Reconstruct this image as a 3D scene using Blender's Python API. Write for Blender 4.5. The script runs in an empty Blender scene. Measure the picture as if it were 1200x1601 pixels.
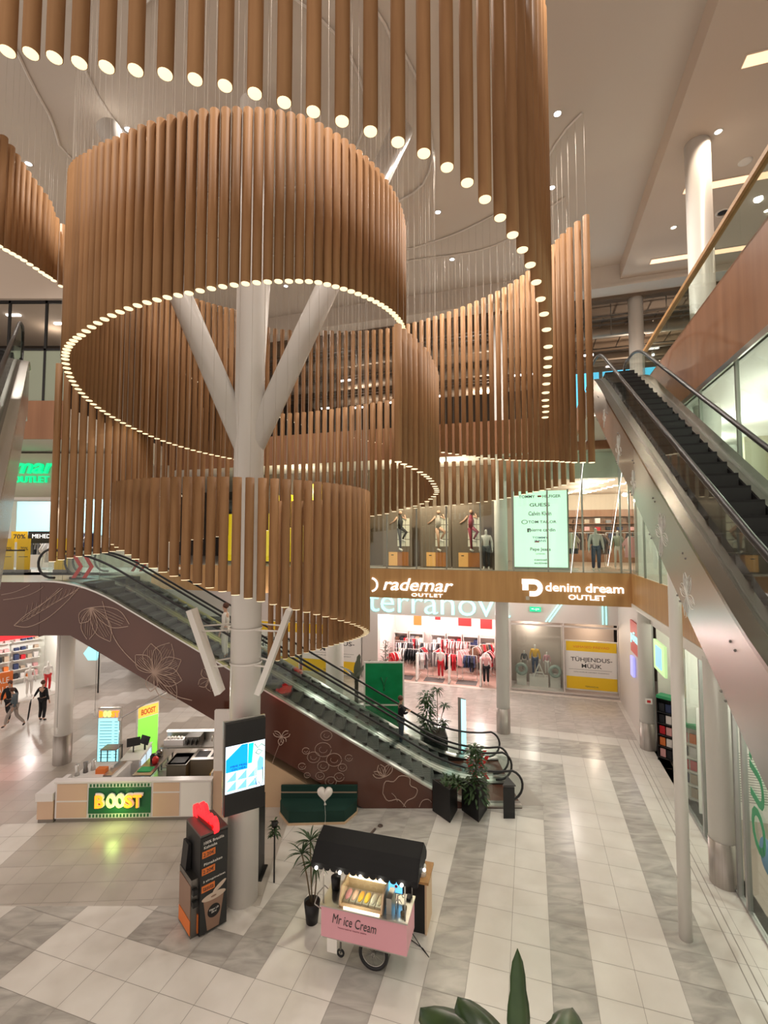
import bpy, math, random
from mathutils import Vector, Matrix
random.seed(7)
R_ = math.radians
SC = bpy.context.scene
COL = SC.collection
H = 8.0                      # eye height above the ground floor
TH = R_(17.05)               # direction of the hall's tile grid against the view
CT, ST = math.cos(TH), math.sin(TH)

# ------------------------------------------------------------------ camera
cam_d = bpy.data.cameras.new('camera'); cam = bpy.data.objects.new('camera', cam_d); COL.objects.link(cam)
cam_d.sensor_fit = 'HORIZONTAL'; cam_d.sensor_width = 36.0; cam_d.lens = 738.0 / 1200.0 * 36.0
cam_d.clip_start = 0.05; cam_d.clip_end = 200
cam.location = (0, 0, H); cam.rotation_euler = (R_(90 + 3.07), 0, 0)
SC.camera = cam
# ------------------------------------------------------------------ world, exposure
W = bpy.data.worlds.new('hall_ambience'); SC.world = W; W.use_nodes = True
W.node_tree.nodes['Background'].inputs[0].default_value = (1.0, 0.86, 0.755, 1)
W.node_tree.nodes['Background'].inputs[1].default_value = 0.86
SC.view_settings.view_transform = 'Standard'; SC.view_settings.look = 'None'
SC.view_settings.exposure = 0.22; SC.view_settings.gamma = 1.0; SC.view_settings.use_curve_mapping = False
SC.cycles.max_bounces = 6; SC.cycles.diffuse_bounces = 3; SC.cycles.glossy_bounces = 3
SC.cycles.transparent_max_bounces = 24; SC.cycles.transmission_bounces = 2
SC.cycles.use_denoising = True; SC.cycles.sample_clamp_indirect = 3.0
SC.cycles.caustics_reflective = False; SC.cycles.caustics_refractive = False
WARM = (1.0, 0.80, 0.62)
NEUT = (1.0, 0.91, 0.82)

def G(u, v, z=0.0):
    return Vector((v * CT + u * ST, -v * ST + u * CT, z))
GM = Matrix.Rotation(-TH, 4, 'Z')          # local (v, u, z) -> world

def lamp(name, kind, loc, energy, color, size=0.1, rot=(0, 0, 0), spot=None, sy=None, blend=0.6):
    d = bpy.data.lights.new(name, kind); d.energy = energy; d.color = color
    if kind == 'AREA':
        d.size = size
        if sy: d.shape = 'RECTANGLE'; d.size_y = sy
    else: d.shadow_soft_size = size
    if kind == 'SPOT': d.spot_size = R_(spot or 120); d.spot_blend = blend
    o = bpy.data.objects.new(name, d); COL.objects.link(o); o.location = loc; o.rotation_euler = rot
    return o

# ------------------------------------------------------------------ materials
MATS = {}
def mat(name, col, rough=0.6, metal=0.0, spec=0.4, emit=None, es=0.0, noise=None, bump=None, sample=True):
    if name in MATS: return MATS[name]
    m = bpy.data.materials.new(name); m.use_nodes = True; nt = m.node_tree; b = nt.nodes['Principled BSDF']
    b.inputs['Base Color'].default_value = (*col, 1); b.inputs['Roughness'].default_value = rough
    b.inputs['Metallic'].default_value = metal; b.inputs['Specular IOR Level'].default_value = spec
    if emit:
        b.inputs['Emission Color'].default_value = (*emit, 1); b.inputs['Emission Strength'].default_value = es
        if not sample: m.cycles.emission_sampling = 'NONE'
    if noise:                       # (scale xyz, second colour, detail)
        sc, c2, det = noise[:3]
        tc = nt.nodes.new('ShaderNodeTexCoord'); mp = nt.nodes.new('ShaderNodeMapping'); mp.inputs['Scale'].default_value = sc
        nz = nt.nodes.new('ShaderNodeTexNoise'); nz.inputs['Scale'].default_value = 1.0; nz.inputs['Detail'].default_value = det
        if len(noise) > 3: nz.inputs['Distortion'].default_value = noise[3]
        rp = nt.nodes.new('ShaderNodeValToRGB'); rp.color_ramp.elements[0].position = 0.32; rp.color_ramp.elements[1].position = 0.68
        rp.color_ramp.elements[0].color = (*col, 1); rp.color_ramp.elements[1].color = (*c2, 1)
        nt.links.new(tc.outputs['Object'], mp.inputs['Vector']); nt.links.new(mp.outputs[0], nz.inputs['Vector'])
        nt.links.new(nz.outputs['Fac'], rp.inputs[0]); nt.links.new(rp.outputs[0], b.inputs['Base Color'])
        if bump:
            bp = nt.nodes.new('ShaderNodeBump'); bp.inputs['Strength'].default_value = bump; bp.inputs['Distance'].default_value = 0.01
            nt.links.new(nz.outputs['Fac'], bp.inputs['Height']); nt.links.new(bp.outputs[0], b.inputs['Normal'])
    MATS[name] = m; return m
def glass(name, tint=(0.93, 0.97, 0.95), refl=0.035):
    if name in MATS: return MATS[name]
    m = bpy.data.materials.new(name); m.use_nodes = True; nt = m.node_tree; nt.nodes.clear()
    o = nt.nodes.new('ShaderNodeOutputMaterial'); mx = nt.nodes.new('ShaderNodeMixShader')
    t = nt.nodes.new('ShaderNodeBsdfTransparent'); t.inputs[0].default_value = (*tint, 1)
    g = nt.nodes.new('ShaderNodeBsdfGlossy'); g.inputs['Roughness'].default_value = 0.02
    lw = nt.nodes.new('ShaderNodeLayerWeight'); lw.inputs[0].default_value = 0.25
    mt = nt.nodes.new('ShaderNodeMath'); mt.operation = 'MULTIPLY_ADD'; mt.inputs[1].default_value = 0.16; mt.inputs[2].default_value = refl
    nt.links.new(lw.outputs['Fresnel'], mt.inputs[0]); nt.links.new(mt.outputs[0], mx.inputs[0])
    nt.links.new(t.outputs[0], mx.inputs[1]); nt.links.new(g.outputs[0], mx.inputs[2]); nt.links.new(mx.outputs[0], o.inputs[0])
    MATS[name] = m; return m

m_tube = mat('oak_tube', (0.300, 0.155, 0.068), 0.6, spec=0.2, noise=((9, 9, 0.7), (0.390, 0.215, 0.100), 4))
m_wood = mat('oak_cladding', (0.44, 0.235, 0.085), 0.5, noise=((5, 5, 0.25), (0.54, 0.305, 0.12), 5))
m_wood_dark = mat('oak_cladding_red', (0.27, 0.125, 0.062), 0.45, noise=((4, 4, 0.22), (0.34, 0.165, 0.085), 5))
m_white = mat('white_paint', (0.78, 0.745, 0.70), 0.6)
m_col = mat('column_paint', (0.80, 0.77, 0.73), 0.35)
m_ceil = mat('ceiling_plaster', (0.66, 0.61, 0.55), 0.8)
m_ceil2 = mat('gallery_ceiling_plaster', (0.62, 0.53, 0.45), 0.7)
m_tile_w = mat('white_porcelain_tile', (0.77, 0.735, 0.69), 0.22, spec=0.5, noise=((1.5, 1.5, 1), (0.72, 0.68, 0.63), 3))
m_tile_g = mat('grey_marble_tile', (0.36, 0.34, 0.315), 0.25, spec=0.5, noise=((1.1, 3.6, 1), (0.56, 0.53, 0.49), 7, 1.2))
m_tile_b = mat('greige_tile', (0.46, 0.415, 0.37), 0.28, spec=0.5, noise=((0.8, 0.8, 1), (0.53, 0.48, 0.43), 4))
m_tile_c = mat('pale_marble_tile', (0.50, 0.455, 0.42), 0.22, spec=0.5, noise=((1.4, 3.0, 1), (0.64, 0.59, 0.55), 7, 1.5))
m_grout = mat('grout', (0.36, 0.33, 0.30), 0.8)
m_steel = mat('brushed_steel', (0.55, 0.53, 0.50), 0.28, 1.0)
m_steel_d = mat('dark_steel', (0.22, 0.21, 0.20), 0.35, 1.0)
m_plinth = mat('grey_steel_plinth', (0.38, 0.34, 0.31), 0.35, 0.6, noise=((40, 40, 0.4), (0.46, 0.42, 0.39), 3))
m_black = mat('black_satin', (0.012, 0.012, 0.013), 0.45)
m_rubber = mat('black_rubber', (0.018, 0.018, 0.02), 0.4)
m_step = mat('escalator_step_metal', (0.055, 0.058, 0.057), 0.5, 0.3)
m_step_k = mat('escalator_step_black', (0.014, 0.014, 0.015), 0.5, 0.2)
m_riser = mat('step_riser_dark', (0.035, 0.036, 0.036), 0.5, 0.3)
m_brown = mat('glossy_brown_panel', (0.115, 0.043, 0.028), 0.16, spec=0.6, noise=((0.5, 0.5, 0.5), (0.085, 0.03, 0.02), 2))
m_line = mat('etched_line', (0.50, 0.36, 0.30), 0.4)
m_line_w = mat('pale_etched_line', (0.85, 0.86, 0.80), 0.4)
m_silver = mat('silver_panel', (0.56, 0.54, 0.51), 0.22, 0.55)
m_glass = glass('clear_glass'); m_glass_g = glass('greenish_glass', (0.90, 0.955, 0.92), 0.04)
m_glass_d = glass('dark_glass', (0.35, 0.38, 0.36), 0.12)
m_disc = mat('lit_tube_end', (0.5, 0.45, 0.35), 0.5, emit=(1.0, 0.80, 0.47), es=1.25)
m_disc_n = mat('lit_tube_end_far', (0.5, 0.45, 0.35), 0.5, emit=(1.0, 0.82, 0.52), es=1.25, sample=False)
m_wire = mat('steel_wire', (0.50, 0.45, 0.39), 0.6, spec=0.2)
m_spot = mat('cool_spot_lens', (1, 1, 1), 0.5, emit=(0.86, 0.93, 1.0), es=9, sample=False)
m_spot_w = mat('warm_spot_lens', (1, 1, 1), 0.5, emit=(1.0, 0.86, 0.66), es=5, sample=False)
m_letter = mat('lit_white_letter', (1, 1, 1), 0.5, emit=(1.0, 0.97, 0.92), es=1.1)
m_cyan = mat('lit_cyan_letter', (0.6, 1, 1), 0.5, emit=(0.28, 0.92, 0.88), es=0.85)
m_green_l = mat('lit_green_letter', (0.02, 0.6, 0.25), 0.5, emit=(0.0, 0.62, 0.24), es=1.0)
m_red_l = mat('lit_red_letter', (0.9, 0.02, 0.02), 0.5, emit=(1.0, 0.015, 0.02), es=2.2)
m_yellow = mat('yellow_print', (0.86, 0.56, 0.02), 0.5)
m_print_w = mat('white_print', (0.84, 0.81, 0.77), 0.5)
m_print_k = mat('grey_print_text', (0.05, 0.048, 0.048), 0.6)
m_red = mat('red_print', (0.62, 0.03, 0.03), 0.5)
m_orange = mat('orange_print', (0.75, 0.19, 0.04), 0.5)
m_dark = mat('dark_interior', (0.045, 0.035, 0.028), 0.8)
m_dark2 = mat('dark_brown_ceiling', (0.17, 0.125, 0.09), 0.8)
m_green = mat('dark_green_velvet', (0.005, 0.035, 0.026), 0.75)
m_beige = mat('beige_board', (0.60, 0.42, 0.27), 0.5)
m_leaf = mat('leaf_green', (0.020, 0.05, 0.016), 0.5, noise=((6, 6, 6), (0.04, 0.085, 0.025), 3))
m_leaf2 = mat('deep_leaf_green', (0.018, 0.05, 0.016), 0.3, noise=((5, 5, 5), (0.05, 0.10, 0.03), 3))
m_stem = mat('plant_stem', (0.16, 0.12, 0.07), 0.8)
m_soil = mat('soil', (0.03, 0.02, 0.014), 0.95)

# ------------------------------------------------------------------ mesh builder
class MB:
    def __init__(s): s.v = []; s.f = []; s.mi = []; s.sm = []
    def add(s, vs, fs, mi=0, smooth=False):
        n = len(s.v); s.v += [tuple(p) for p in vs]
        for f in fs: s.f.append([n + i for i in f]); s.mi.append(mi); s.sm.append(smooth)
        return s
    def box(s, x0, x1, y0, y1, z0, z1, mi=0):
        v = [(x, y, z) for z in (z0, z1) for y in (y0, y1) for x in (x0, x1)]
        return s.add(v, [(0, 2, 3, 1), (4, 5, 7, 6), (0, 1, 5, 4), (2, 6, 7, 3), (0, 4, 6, 2), (1, 3, 7, 5)], mi)
    def obox(s, c, a, b, d, mi=0):          # centre and three half vectors
        c, a, b, d = map(Vector, (c, a, b, d))
        v = [c + i * a + j * b + k * d for k in (-1, 1) for j in (-1, 1) for i in (-1, 1)]
        return s.add(v, [(0, 2, 3, 1), (4, 5, 7, 6), (0, 1, 5, 4), (2, 6, 7, 3), (0, 4, 6, 2), (1, 3, 7, 5)], mi)
    def bar(s, p0, p1, w, h, mi=0, up=(0, 0, 1)):
        p0, p1 = Vector(p0), Vector(p1); a = (p1 - p0); L = a.length
        if L < 1e-6: return s
        d = a / L; r = d.cross(Vector(up))
        if r.length < 1e-4: r = d.cross(Vector((1, 0, 0)))
        r.normalize(); q = r.cross(d)
        return s.obox((p0 + p1) / 2, a / 2, r * w / 2, q * h / 2, mi)
    def ext(s, poly, vec, mi=0):            # planar polygon of 3D points pulled along vec
        vec = Vector(vec); p = [Vector(q) for q in poly]; n = len(p)
        v = p + [q + vec for q in p]
        f = [tuple(range(n - 1, -1, -1)), tuple(range(n, 2 * n))] + [(i, (i + 1) % n, n + (i + 1) % n, n + i) for i in range(n)]
        return s.add(v, f, mi)
    def prism(s, poly, z0, z1, mi=0):
        return s.ext([(x, y, z0) for x, y in poly], (0, 0, z1 - z0), mi)
    def tube(s, path, r, n=8, mi=0, closed=False, caps=True, smooth=True):
        P = [Vector(p) for p in path]; m = len(P); rs = r if isinstance(r, (list, tuple)) else [r] * m
        vs = []; ref = None
        for i in range(m):
            a = P[(i - 1) % m] if (closed or i) else P[i]; b = P[(i + 1) % m] if (closed or i < m - 1) else P[i]
            t = (b - a).normalized() if (b - a).length > 1e-9 else Vector((0, 0, 1))
            if ref is None:
                ref = t.cross(Vector((0, 0, 1)))
                if ref.length < 1e-3: ref = t.cross(Vector((0, 1, 0)))
            ref = (ref - t * ref.dot(t)).normalized(); q = t.cross(ref)
            vs += [P[i] + rs[i] * (math.cos(2 * math.pi * k / n) * ref + math.sin(2 * math.pi * k / n) * q) for k in range(n)]
        fs = []
        for i in range(m if closed else m - 1):
            for k in range(n):
                j = (i + 1) % m; fs.append((i * n + k, i * n + (k + 1) % n, j * n + (k + 1) % n, j * n + k))
        s.add(vs, fs, mi, smooth)
        if caps and not closed:
            o = len(s.v) - len(vs)
            s.f.append([o + k for k in range(n - 1, -1, -1)]); s.mi.append(mi); s.sm.append(False)
            s.f.append([o + (m - 1) * n + k for k in range(n)]); s.mi.append(mi); s.sm.append(False)
        return s
    def lathe(s, prof, n=24, c=(0, 0, 0), mi=0, smooth=True):
        vs = []; fs = []
        for r, z in prof: vs += [(c[0] + r * math.cos(2 * math.pi * k / n), c[1] + r * math.sin(2 * math.pi * k / n), c[2] + z) for k in range(n)]
        for i in range(len(prof) - 1):
            for k in range(n): fs.append((i * n + k, i * n + (k + 1) % n, (i + 1) * n + (k + 1) % n, (i + 1) * n + k))
        return s.add(vs, fs, mi, smooth)
    def ball(s, c, r, n=12, mi=0, sc=(1, 1, 1)):
        prof = [(max(1e-4, r * math.sin(math.pi * i / (n // 2 + 1))), -r * math.cos(math.pi * i / (n // 2 + 1))) for i in range(n // 2 + 2)]
        vs = []; fs = []
        for q, z in prof: vs += [(c[0] + sc[0] * q * math.cos(2 * math.pi * k / n), c[1] + sc[1] * q * math.sin(2 * math.pi * k / n), c[2] + sc[2] * z) for k in range(n)]
        for i in range(len(prof) - 1):
            for k in range(n): fs.append((i * n + k, i * n + (k + 1) % n, (i + 1) * n + (k + 1) % n, (i + 1) * n + k))
        return s.add(vs, fs, mi, True)
    def mesh(s, name, mats, T=None):
        me = bpy.data.meshes.new(name); vs = s.v
        if T is not None: vs = [T @ Vector(p) for p in vs]
        me.from_pydata(vs, [], s.f)
        for m in (mats if isinstance(mats, (list, tuple)) else [mats]): me.materials.append(m)
        me.polygons.foreach_set('material_index', s.mi); me.polygons.foreach_set('use_smooth', s.sm)
        me.update(); return me
    def build(s, name, mats, parent=None, T=None, kind=None):
        return link(name, s.mesh(name, mats, T), parent, kind)

def link(name, me, parent=None, kind=None):
    o = bpy.data.objects.new(name, me); COL.objects.link(o)
    if parent: o.parent = parent
    if kind: o['kind'] = kind
    return o
def tag(o, label, cat, group=None, kind=None):
    o['label'] = label; o['category'] = cat
    if group: o['group'] = group
    if kind: o['kind'] = kind
    return o
def thing(name, label, cat, loc=(0, 0, 0), rz=0.0, group=None):
    o = bpy.data.objects.new(name, None); COL.objects.link(o); o.location = loc; o.rotation_euler = (0, 0, rz)
    o.empty_display_size = 0.2
    return tag(o, label, cat, group)
def copy_tree(o, parent=None):
    c = o.copy(); COL.objects.link(c); c.parent = parent
    for ch in list(KIDS.get(o.name, [])): copy_tree(ch, c)
    return c
KIDS = {}
def index_kids(root):
    for o in COL.objects:
        if o.parent: KIDS.setdefault(o.parent.name, [])
    KIDS.clear()
    for o in COL.objects:
        if o.parent: KIDS.setdefault(o.parent.name, []).append(o)
def struct(name, mb, mats, T=None): return mb.build(name, mats, None, T, 'structure')

def text_mesh(name, s, w, h, depth, m, T, parent=None, shear=0.0, bold=0.0, align='C', spacing=1.0):
    """lettering w wide and h high; T maps local x right, y up, z towards the reader"""
    cu = bpy.data.curves.new(name, 'FONT'); cu.body = s; cu.extrude = 0.02; cu.shear = shear; cu.offset = bold
    cu.resolution_u = 3; cu.space_character = spacing; cu.space_line = 1.12; cu.align_x = 'CENTER' if align == 'C' else 'LEFT'
    t = bpy.data.objects.new(name, cu); COL.objects.link(t)
    dg = bpy.context.evaluated_depsgraph_get(); ev = t.evaluated_get(dg); me = bpy.data.meshes.new_from_object(ev)
    bpy.data.objects.remove(t); bpy.data.curves.remove(cu)
    xs = [v.co.x for v in me.vertices]; ys = [v.co.y for v in me.vertices]
    x0, x1, y0, y1 = min(xs), max(xs), min(ys), max(ys)
    sx = w / (x1 - x0); sy = (h / (y1 - y0)) if h else sx
    for v in me.vertices:
        c = v.co; v.co = T @ Vector(((c.x - (x0 + x1) / 2) * sx, (c.y - (y0 + y1) / 2) * sy, (c.z + 0.02) / 0.04 * depth))
    me.materials.clear(); me.materials.append(m); me.name = name
    return link(name, me, parent)
def TF(loc, rz=0.0, tilt=90):               # text frame: stands upright, faces -y turned by rz
    return Matrix.Translation(Vector(loc)) @ Matrix.Rotation(rz, 4, 'Z') @ Matrix.Rotation(R_(tilt), 4, 'X')
def TFG(v, u, z): return TF(G(u, v, z), -TH)

# ================================================================== FLOOR
U0, TL = 0.27, 0.735
def clip(poly, a, b, c):                    # keep a*x+b*y+c >= 0
    out = []
    for i in range(len(poly)):
        p, q = poly[i], poly[(i + 1) % len(poly)]; dp = a * p[0] + b * p[1] + c; dq = a * q[0] + b * q[1] + c
        if dp >= 0: out.append(p)
        if dp * dq < 0:
            t = dp / (dp - dq); out.append((p[0] + t * (q[0] - p[0]), p[1] + t * (q[1] - p[1])))
    return out
def zone(u, v):
    if u > 21.3: return 3 if v < 4.15 else 0
    if v > 3.95: return 0
    if u > 20.5: return 0
    if v > 3.2: return 0
    if u > 18.95: return 1
    if v > 2.48: return 1
    if v > 1.0: return 0
    if v > 0.27: return 1 if u < 18.2 else 0
    if u > 18.2: return 0
    if u > 14.6: return 1
    if v > -1.2: return 0
    if v > -1.93: return 1
    if v > -2.67: return 0
    if v > -3.4: return 1
    if u > 12.4: return 1 if v > -5.6 else 0
    if u < 6.46: return 1
    if v > -4.87: return 0
    if u < 7.93: return 0 if v > -9.2 else (1 if v > -10.6 else 0)
    if v > -5.6: return 1
    if v > -6.34: return 0 if u > 8.67 else 1
    if v > -7.67: return 1 if u < 11 else 0
    if v > -9.2: return 0
    if v > -10.6: return 1
    return 0
for m_ in (m_tile_w, m_tile_g, m_tile_b, m_tile_c):
    nt = m_.node_tree; mp = [n for n in nt.nodes if n.type == 'MAPPING'][0]; ge = nt.nodes.new('ShaderNodeNewGeometry'); ml = nt.nodes.new('ShaderNodeMath'); ml.operation = 'MULTIPLY'; ml.inputs[1].default_value = 37.0
    nt.links.new(ge.outputs['Random Per Island'], ml.inputs[0]); cb = nt.nodes.new('ShaderNodeCombineXYZ'); nt.links.new(ml.outputs[0], cb.inputs[0]); nt.links.new(ml.outputs[0], cb.inputs[2]); nt.links.new(cb.outputs[0], mp.inputs['Location'])
    rr_ = nt.nodes.new('ShaderNodeMath'); rr_.operation = 'GREATER_THAN'; rr_.inputs[1].default_value = 0.5; nt.links.new(ge.outputs['Random Per Island'], rr_.inputs[0])
    m2 = nt.nodes.new('ShaderNodeMath'); m2.operation = 'MULTIPLY'; m2.inputs[1].default_value = 1.5708; nt.links.new(rr_.outputs[0], m2.inputs[0]); c2_ = nt.nodes.new('ShaderNodeCombineXYZ'); nt.links.new(m2.outputs[0], c2_.inputs[2]); nt.links.new(c2_.outputs[0], mp.inputs['Rotation'])
fl = MB(); e = 0.004
for i in range(-2, 36):
    u = 6.46 - 0.735 * 2 + i * TL
    for j in range(-40, 8):
        v = U0 + j * TL
        if v > 4.3: continue
        q = [G(*c) for c in ((u + e, v + e), (u + e, v + TL - e), (u + TL - e, v + TL - e), (u + TL - e, v + e))]
        P = [(p.x, p.y) for p in q]; z = zone(u + TL / 2, v + TL / 2)
        for part in (clip(P, 0, -1, 10.7), clip(clip(P, 0, 1, -10.7), 1, 0, 2.7)):
            if len(part) > 2: fl.add([(x, y, 0.0) for x, y in part], [tuple(range(len(part)))], z)
A2 = R_(2.6)
for i in range(0, 42):
    for j in range(-60, 4):
        x0, y0 = j * 0.6, 10.4 + i * 0.6
        P = [(x0 + e, y0 + e), (x0 + 0.6 - e, y0 + e), (x0 + 0.6 - e, y0 + 0.6 - e), (x0 + e, y0 + 0.6 - e)]
        P = [(-2.7 + (x + 0.6) * math.cos(A2) - (y - 10.7) * math.sin(A2), 10.7 + (x + 0.6) * math.sin(A2) + (y - 10.7) * math.cos(A2)) for x, y in P]
        P = [(P[k][0], P[k][1]) for k in (0, 3, 2, 1)][::-1]
        part = clip(clip(P, 0, 1, -10.7), -1, 0, -2.7)
        if len(part) > 2:
            cx = sum(p[0] for p in part) / len(part); cy = sum(p[1] for p in part) / len(part)
            w = cx * math.cos(R_(35)) - cy * math.sin(R_(35))
            z = 2
            if cy > 14.6 or cx < -9.6: z = 0 if ((w + 20.8) % 4.4) < 1.7 else 2
            fl.add([(x, y, 0.0) for x, y in part], [tuple(range(len(part)))], z)
for f in fl.f:
    pass
fl.box(-30, 16, 3, 40, -0.3, -0.004, 4)
struct('floor', fl, [m_tile_w, m_tile_g, m_tile_b, m_tile_c, m_grout])
# brass joint lines of the border along the shop fronts
b = MB()
for v in (3.62, 3.78): b.box(v, v + 0.02, 6, 21.5, 0.0, 0.003)
struct('trim_1', b, m_grout, GM)

# ================================================================== CEILING
c = MB()
c.box(-30, 3.5, -2, 20.2, 18.5, 18.8, 0)                      # atrium field (local v, u)
struct('ceiling', c, m_ceil, GM)
c = MB()
c.box(3.5, 14, -2, 20.2, 17.9, 18.8, 0)
struct('ceiling_gallery', c, m_ceil2, GM)
c = MB(); c.box(-30, 14, 19.5, 20.2, 17.62, 18.5, 0); c.box(-30, 14, 19.44, 19.5, 17.62, 17.72, 0)
struct('beam', c, m_ceil, GM)
def cove(u, v0, v1, which):
    t = thing('ceiling_slot_light', 'peach lit slot recessed in the gallery ceiling, ' + which, 'ceiling light', G(u, v0, 17.9), -TH, 'lit slots of the gallery ceiling')
    MB().box(0, v1 - v0, -0.02, 0.34, -0.012, 0.0).build('slot_frame', m_ceil2, t)
    MB().box(0.04, v1 - v0 - 0.04, 0.02, 0.30, -0.02, -0.012).build('diffuser', mat('peach_cove', (1, 0.7, 0.5), 0.5, emit=(1, 0.62, 0.38), es=1.25), t)
cove(10.95, 4.4, 8.0, 'nearest the top corner')
cove(14.75, 4.35, 8.5, 'middle one behind the gallery column')
cove(18.4, 4.3, 7.4, 'farthest one above the gallery column foot')

def downlight(name, loc, r, m, label, cat='ceiling spot light', group=None, power=0, color=NEUT):
    t = thing(name, label, cat, loc, 0, group)
    MB().lathe([(r * 1.35, 0), (r * 1.35, -0.015), (r, -0.02), (r * 0.98, -0.005)], 14).build('bezel', m_white, t)
    MB().lathe([(1e-4, -0.012), (r * 0.97, -0.012)], 14).build('lens', m, t)
    if power:
        l = lamp('spot_lamp', 'SPOT', (0, 0, -0.06), power, color, 0.09, spot=140); l.parent = t
    return t
SPOTS = [(4.3, 11.16), (5.04, 13.64), (0.99, 12.26), (1.74, 14.71), (2.57, 17.3), (5.2, 16.0), (-6.58, 11.61), (-9.99, 12.73), (-4.1, 19.2), (-8.0, 17.4), (-1.2, 7.2), (-6.0, 6.2), (2.2, 7.0)]
wh = ['beside the upper end of the short track', 'just below the short ceiling track', 'between big curve and ring', 'right of the ring, below the curved wires',
      'lowest one right of the ring', 'beside the outer right curtain of tubes', 'over the left shoulder of the ring', 'in the upper left corner', 'seen through the ring, above the right branch',
      'seen through the ring, above the left branch', 'hidden by the near curve', 'above the upper left corner', 'above the near curve at the right']
for p, w in zip(SPOTS, wh):
    downlight('ceiling_spotlight', (p[0], p[1], 18.5), 0.085, m_spot, 'cool white spotlight in the atrium ceiling, ' + w, group='cool spotlights in the atrium ceiling', power=520)
for (u, v), w in zip([(12.92, 4.57), (16.65, 4.57), (16.6, 7.05), (9.5, 6.0)], ['right beside the column head', 'lower left of the column', 'at the right edge of the photo', 'above the photo edge']):
    downlight('gallery_spotlight', G(u, v, 17.9), 0.08, m_spot_w, 'warm round spotlight in the gallery ceiling, ' + w, group='warm spotlights of the gallery ceiling', power=120, color=WARM)
t = thing('ceiling_air_vent', 'white louvred square air vent in the gallery ceiling', 'air vent', G(11.6, 6.1, 17.9), -TH)
MB().box(-0.4, 0.4, -0.4, 0.4, -0.02, 0).build('vent_plate', m_white, t)
b = MB()
for k in range(5): b.box(-0.3, 0.3, -0.3 + k * 0.13, -0.25 + k * 0.13, -0.03, -0.02)
b.build('louvre', m_steel_d, t)
t = thing('ceiling_speaker', 'round white speaker grille in the gallery ceiling', 'speaker', G(14.2, 5.6, 17.9))
MB().lathe([(0.16, 0), (0.16, -0.02), (0.12, -0.03), (1e-4, -0.03)], 18).build('grille', m_white, t)
t = thing('round_air_diffuser', 'round dark ringed air outlet in gallery ceiling beside the column', 'air vent', G(16.3, 5.8, 17.9))
MB().lathe([(0.2, 0), (0.2, -0.02), (0.15, -0.03)], 18).build('ring', m_white, t)
MB().lathe([(0.13, -0.01), (1e-4, -0.02)], 18).build('core', m_black, t)

# ================================================================== COLUMNS
def column(x, y, r, z1, label, zp=1.0, plinth=True):
    t = thing('round_column', label, 'column', (x, y, 0))
    MB().lathe([(1e-4, 0), (r, 0), (r, z1), (1e-4, z1)], 32).build('shaft', m_col, t)
    if plinth: MB().lathe([(r + 0.012, 0), (r + 0.012, zp), (r + 0.001, zp)], 32).build('steel_plinth', m_plinth if r > 0.25 else m_steel, t)
    return t
p = G(12.95 + 0.25, 4.2); column(p.x, p.y, 0.28, 17.9, 'white round column with steel plinth by the right shop glass')
p = G(20.5, 4.2); column(p.x, p.y, 0.27, 17.9, 'white round column with steel plinth at the far right corner')
p = G(20.45, -1.13); column(p.x, p.y, 0.27, 17.6, 'white round column with bright steel plinth under the shop sign band')
column(-11.45, 17.25, 0.28, 5.05, 'white round column with steel plinth left of the juice kiosk')
column(-2.35, 22.9, 0.42, 5.4, 'white round column behind the escalators near yellow posters', plinth=False)
t = thing('slender_post', 'thin white round post under the right escalator', 'post', (6.03, 9.88, 0))
MB().lathe([(1e-4, 0), (0.12, 0), (0.12, 9.9), (1e-4, 9.9)], 24).build('post_shaft', m_col, t)
# central tree column
CX, CY = -3.15, 10.93
t = thing('tree_column', 'thick white central column branching upwards through the ring of tubes', 'column', (CX, CY, 0))
MB().lathe([(1e-4, 0), (0.34, 0), (0.335, 18.5)], 40).build('shaft', m_col, t)
for dx, dy, z0, z1, r, nm in ((-3.6, 0.1, 10.1, 18.0, 0.27, 'branch'), (3.6, 0.1, 10.1, 18.0, 0.27, 'branch'), (-0.55, 3.4, 10.3, 18.0, 0.25, 'branch')):
    MB().tube([(dx * 0.02, dy * 0.02, z0), (dx, dy, z1)], r, 24).build(nm, m_col, t)
for s in (-1, 1):
    b = MB(); p0 = Vector((s * 1.08, -0.45, 6.42)); p1 = Vector((s * 0.42, -0.45, 4.62))
    b.bar(p0, p1, 0.34, 0.12, up=(s * 1.0, 0, 0.3)); br = b.build('angled_board', m_col, t)
    for z, x in ((5.94, 0.86), (5.17, 0.58)):
        MB().tube([(s * x, -0.45, z), (s * 0.3, -0.33, z)], 0.02, 6).build('bracket_rod', m_white, t)
        MB().tube([(s * (x + .05), -0.25, z + 0.08), (s * 0.2, 0.1, z + 0.08)], 0.018, 6).build('bracket_rod', m_white, t)
b = MB()
for z in (5.94, 5.17): b.lathe([(0.36, z - 0.02), (0.36, z + 0.02)], 32)
b.build('collar', m_col, t)
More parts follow.
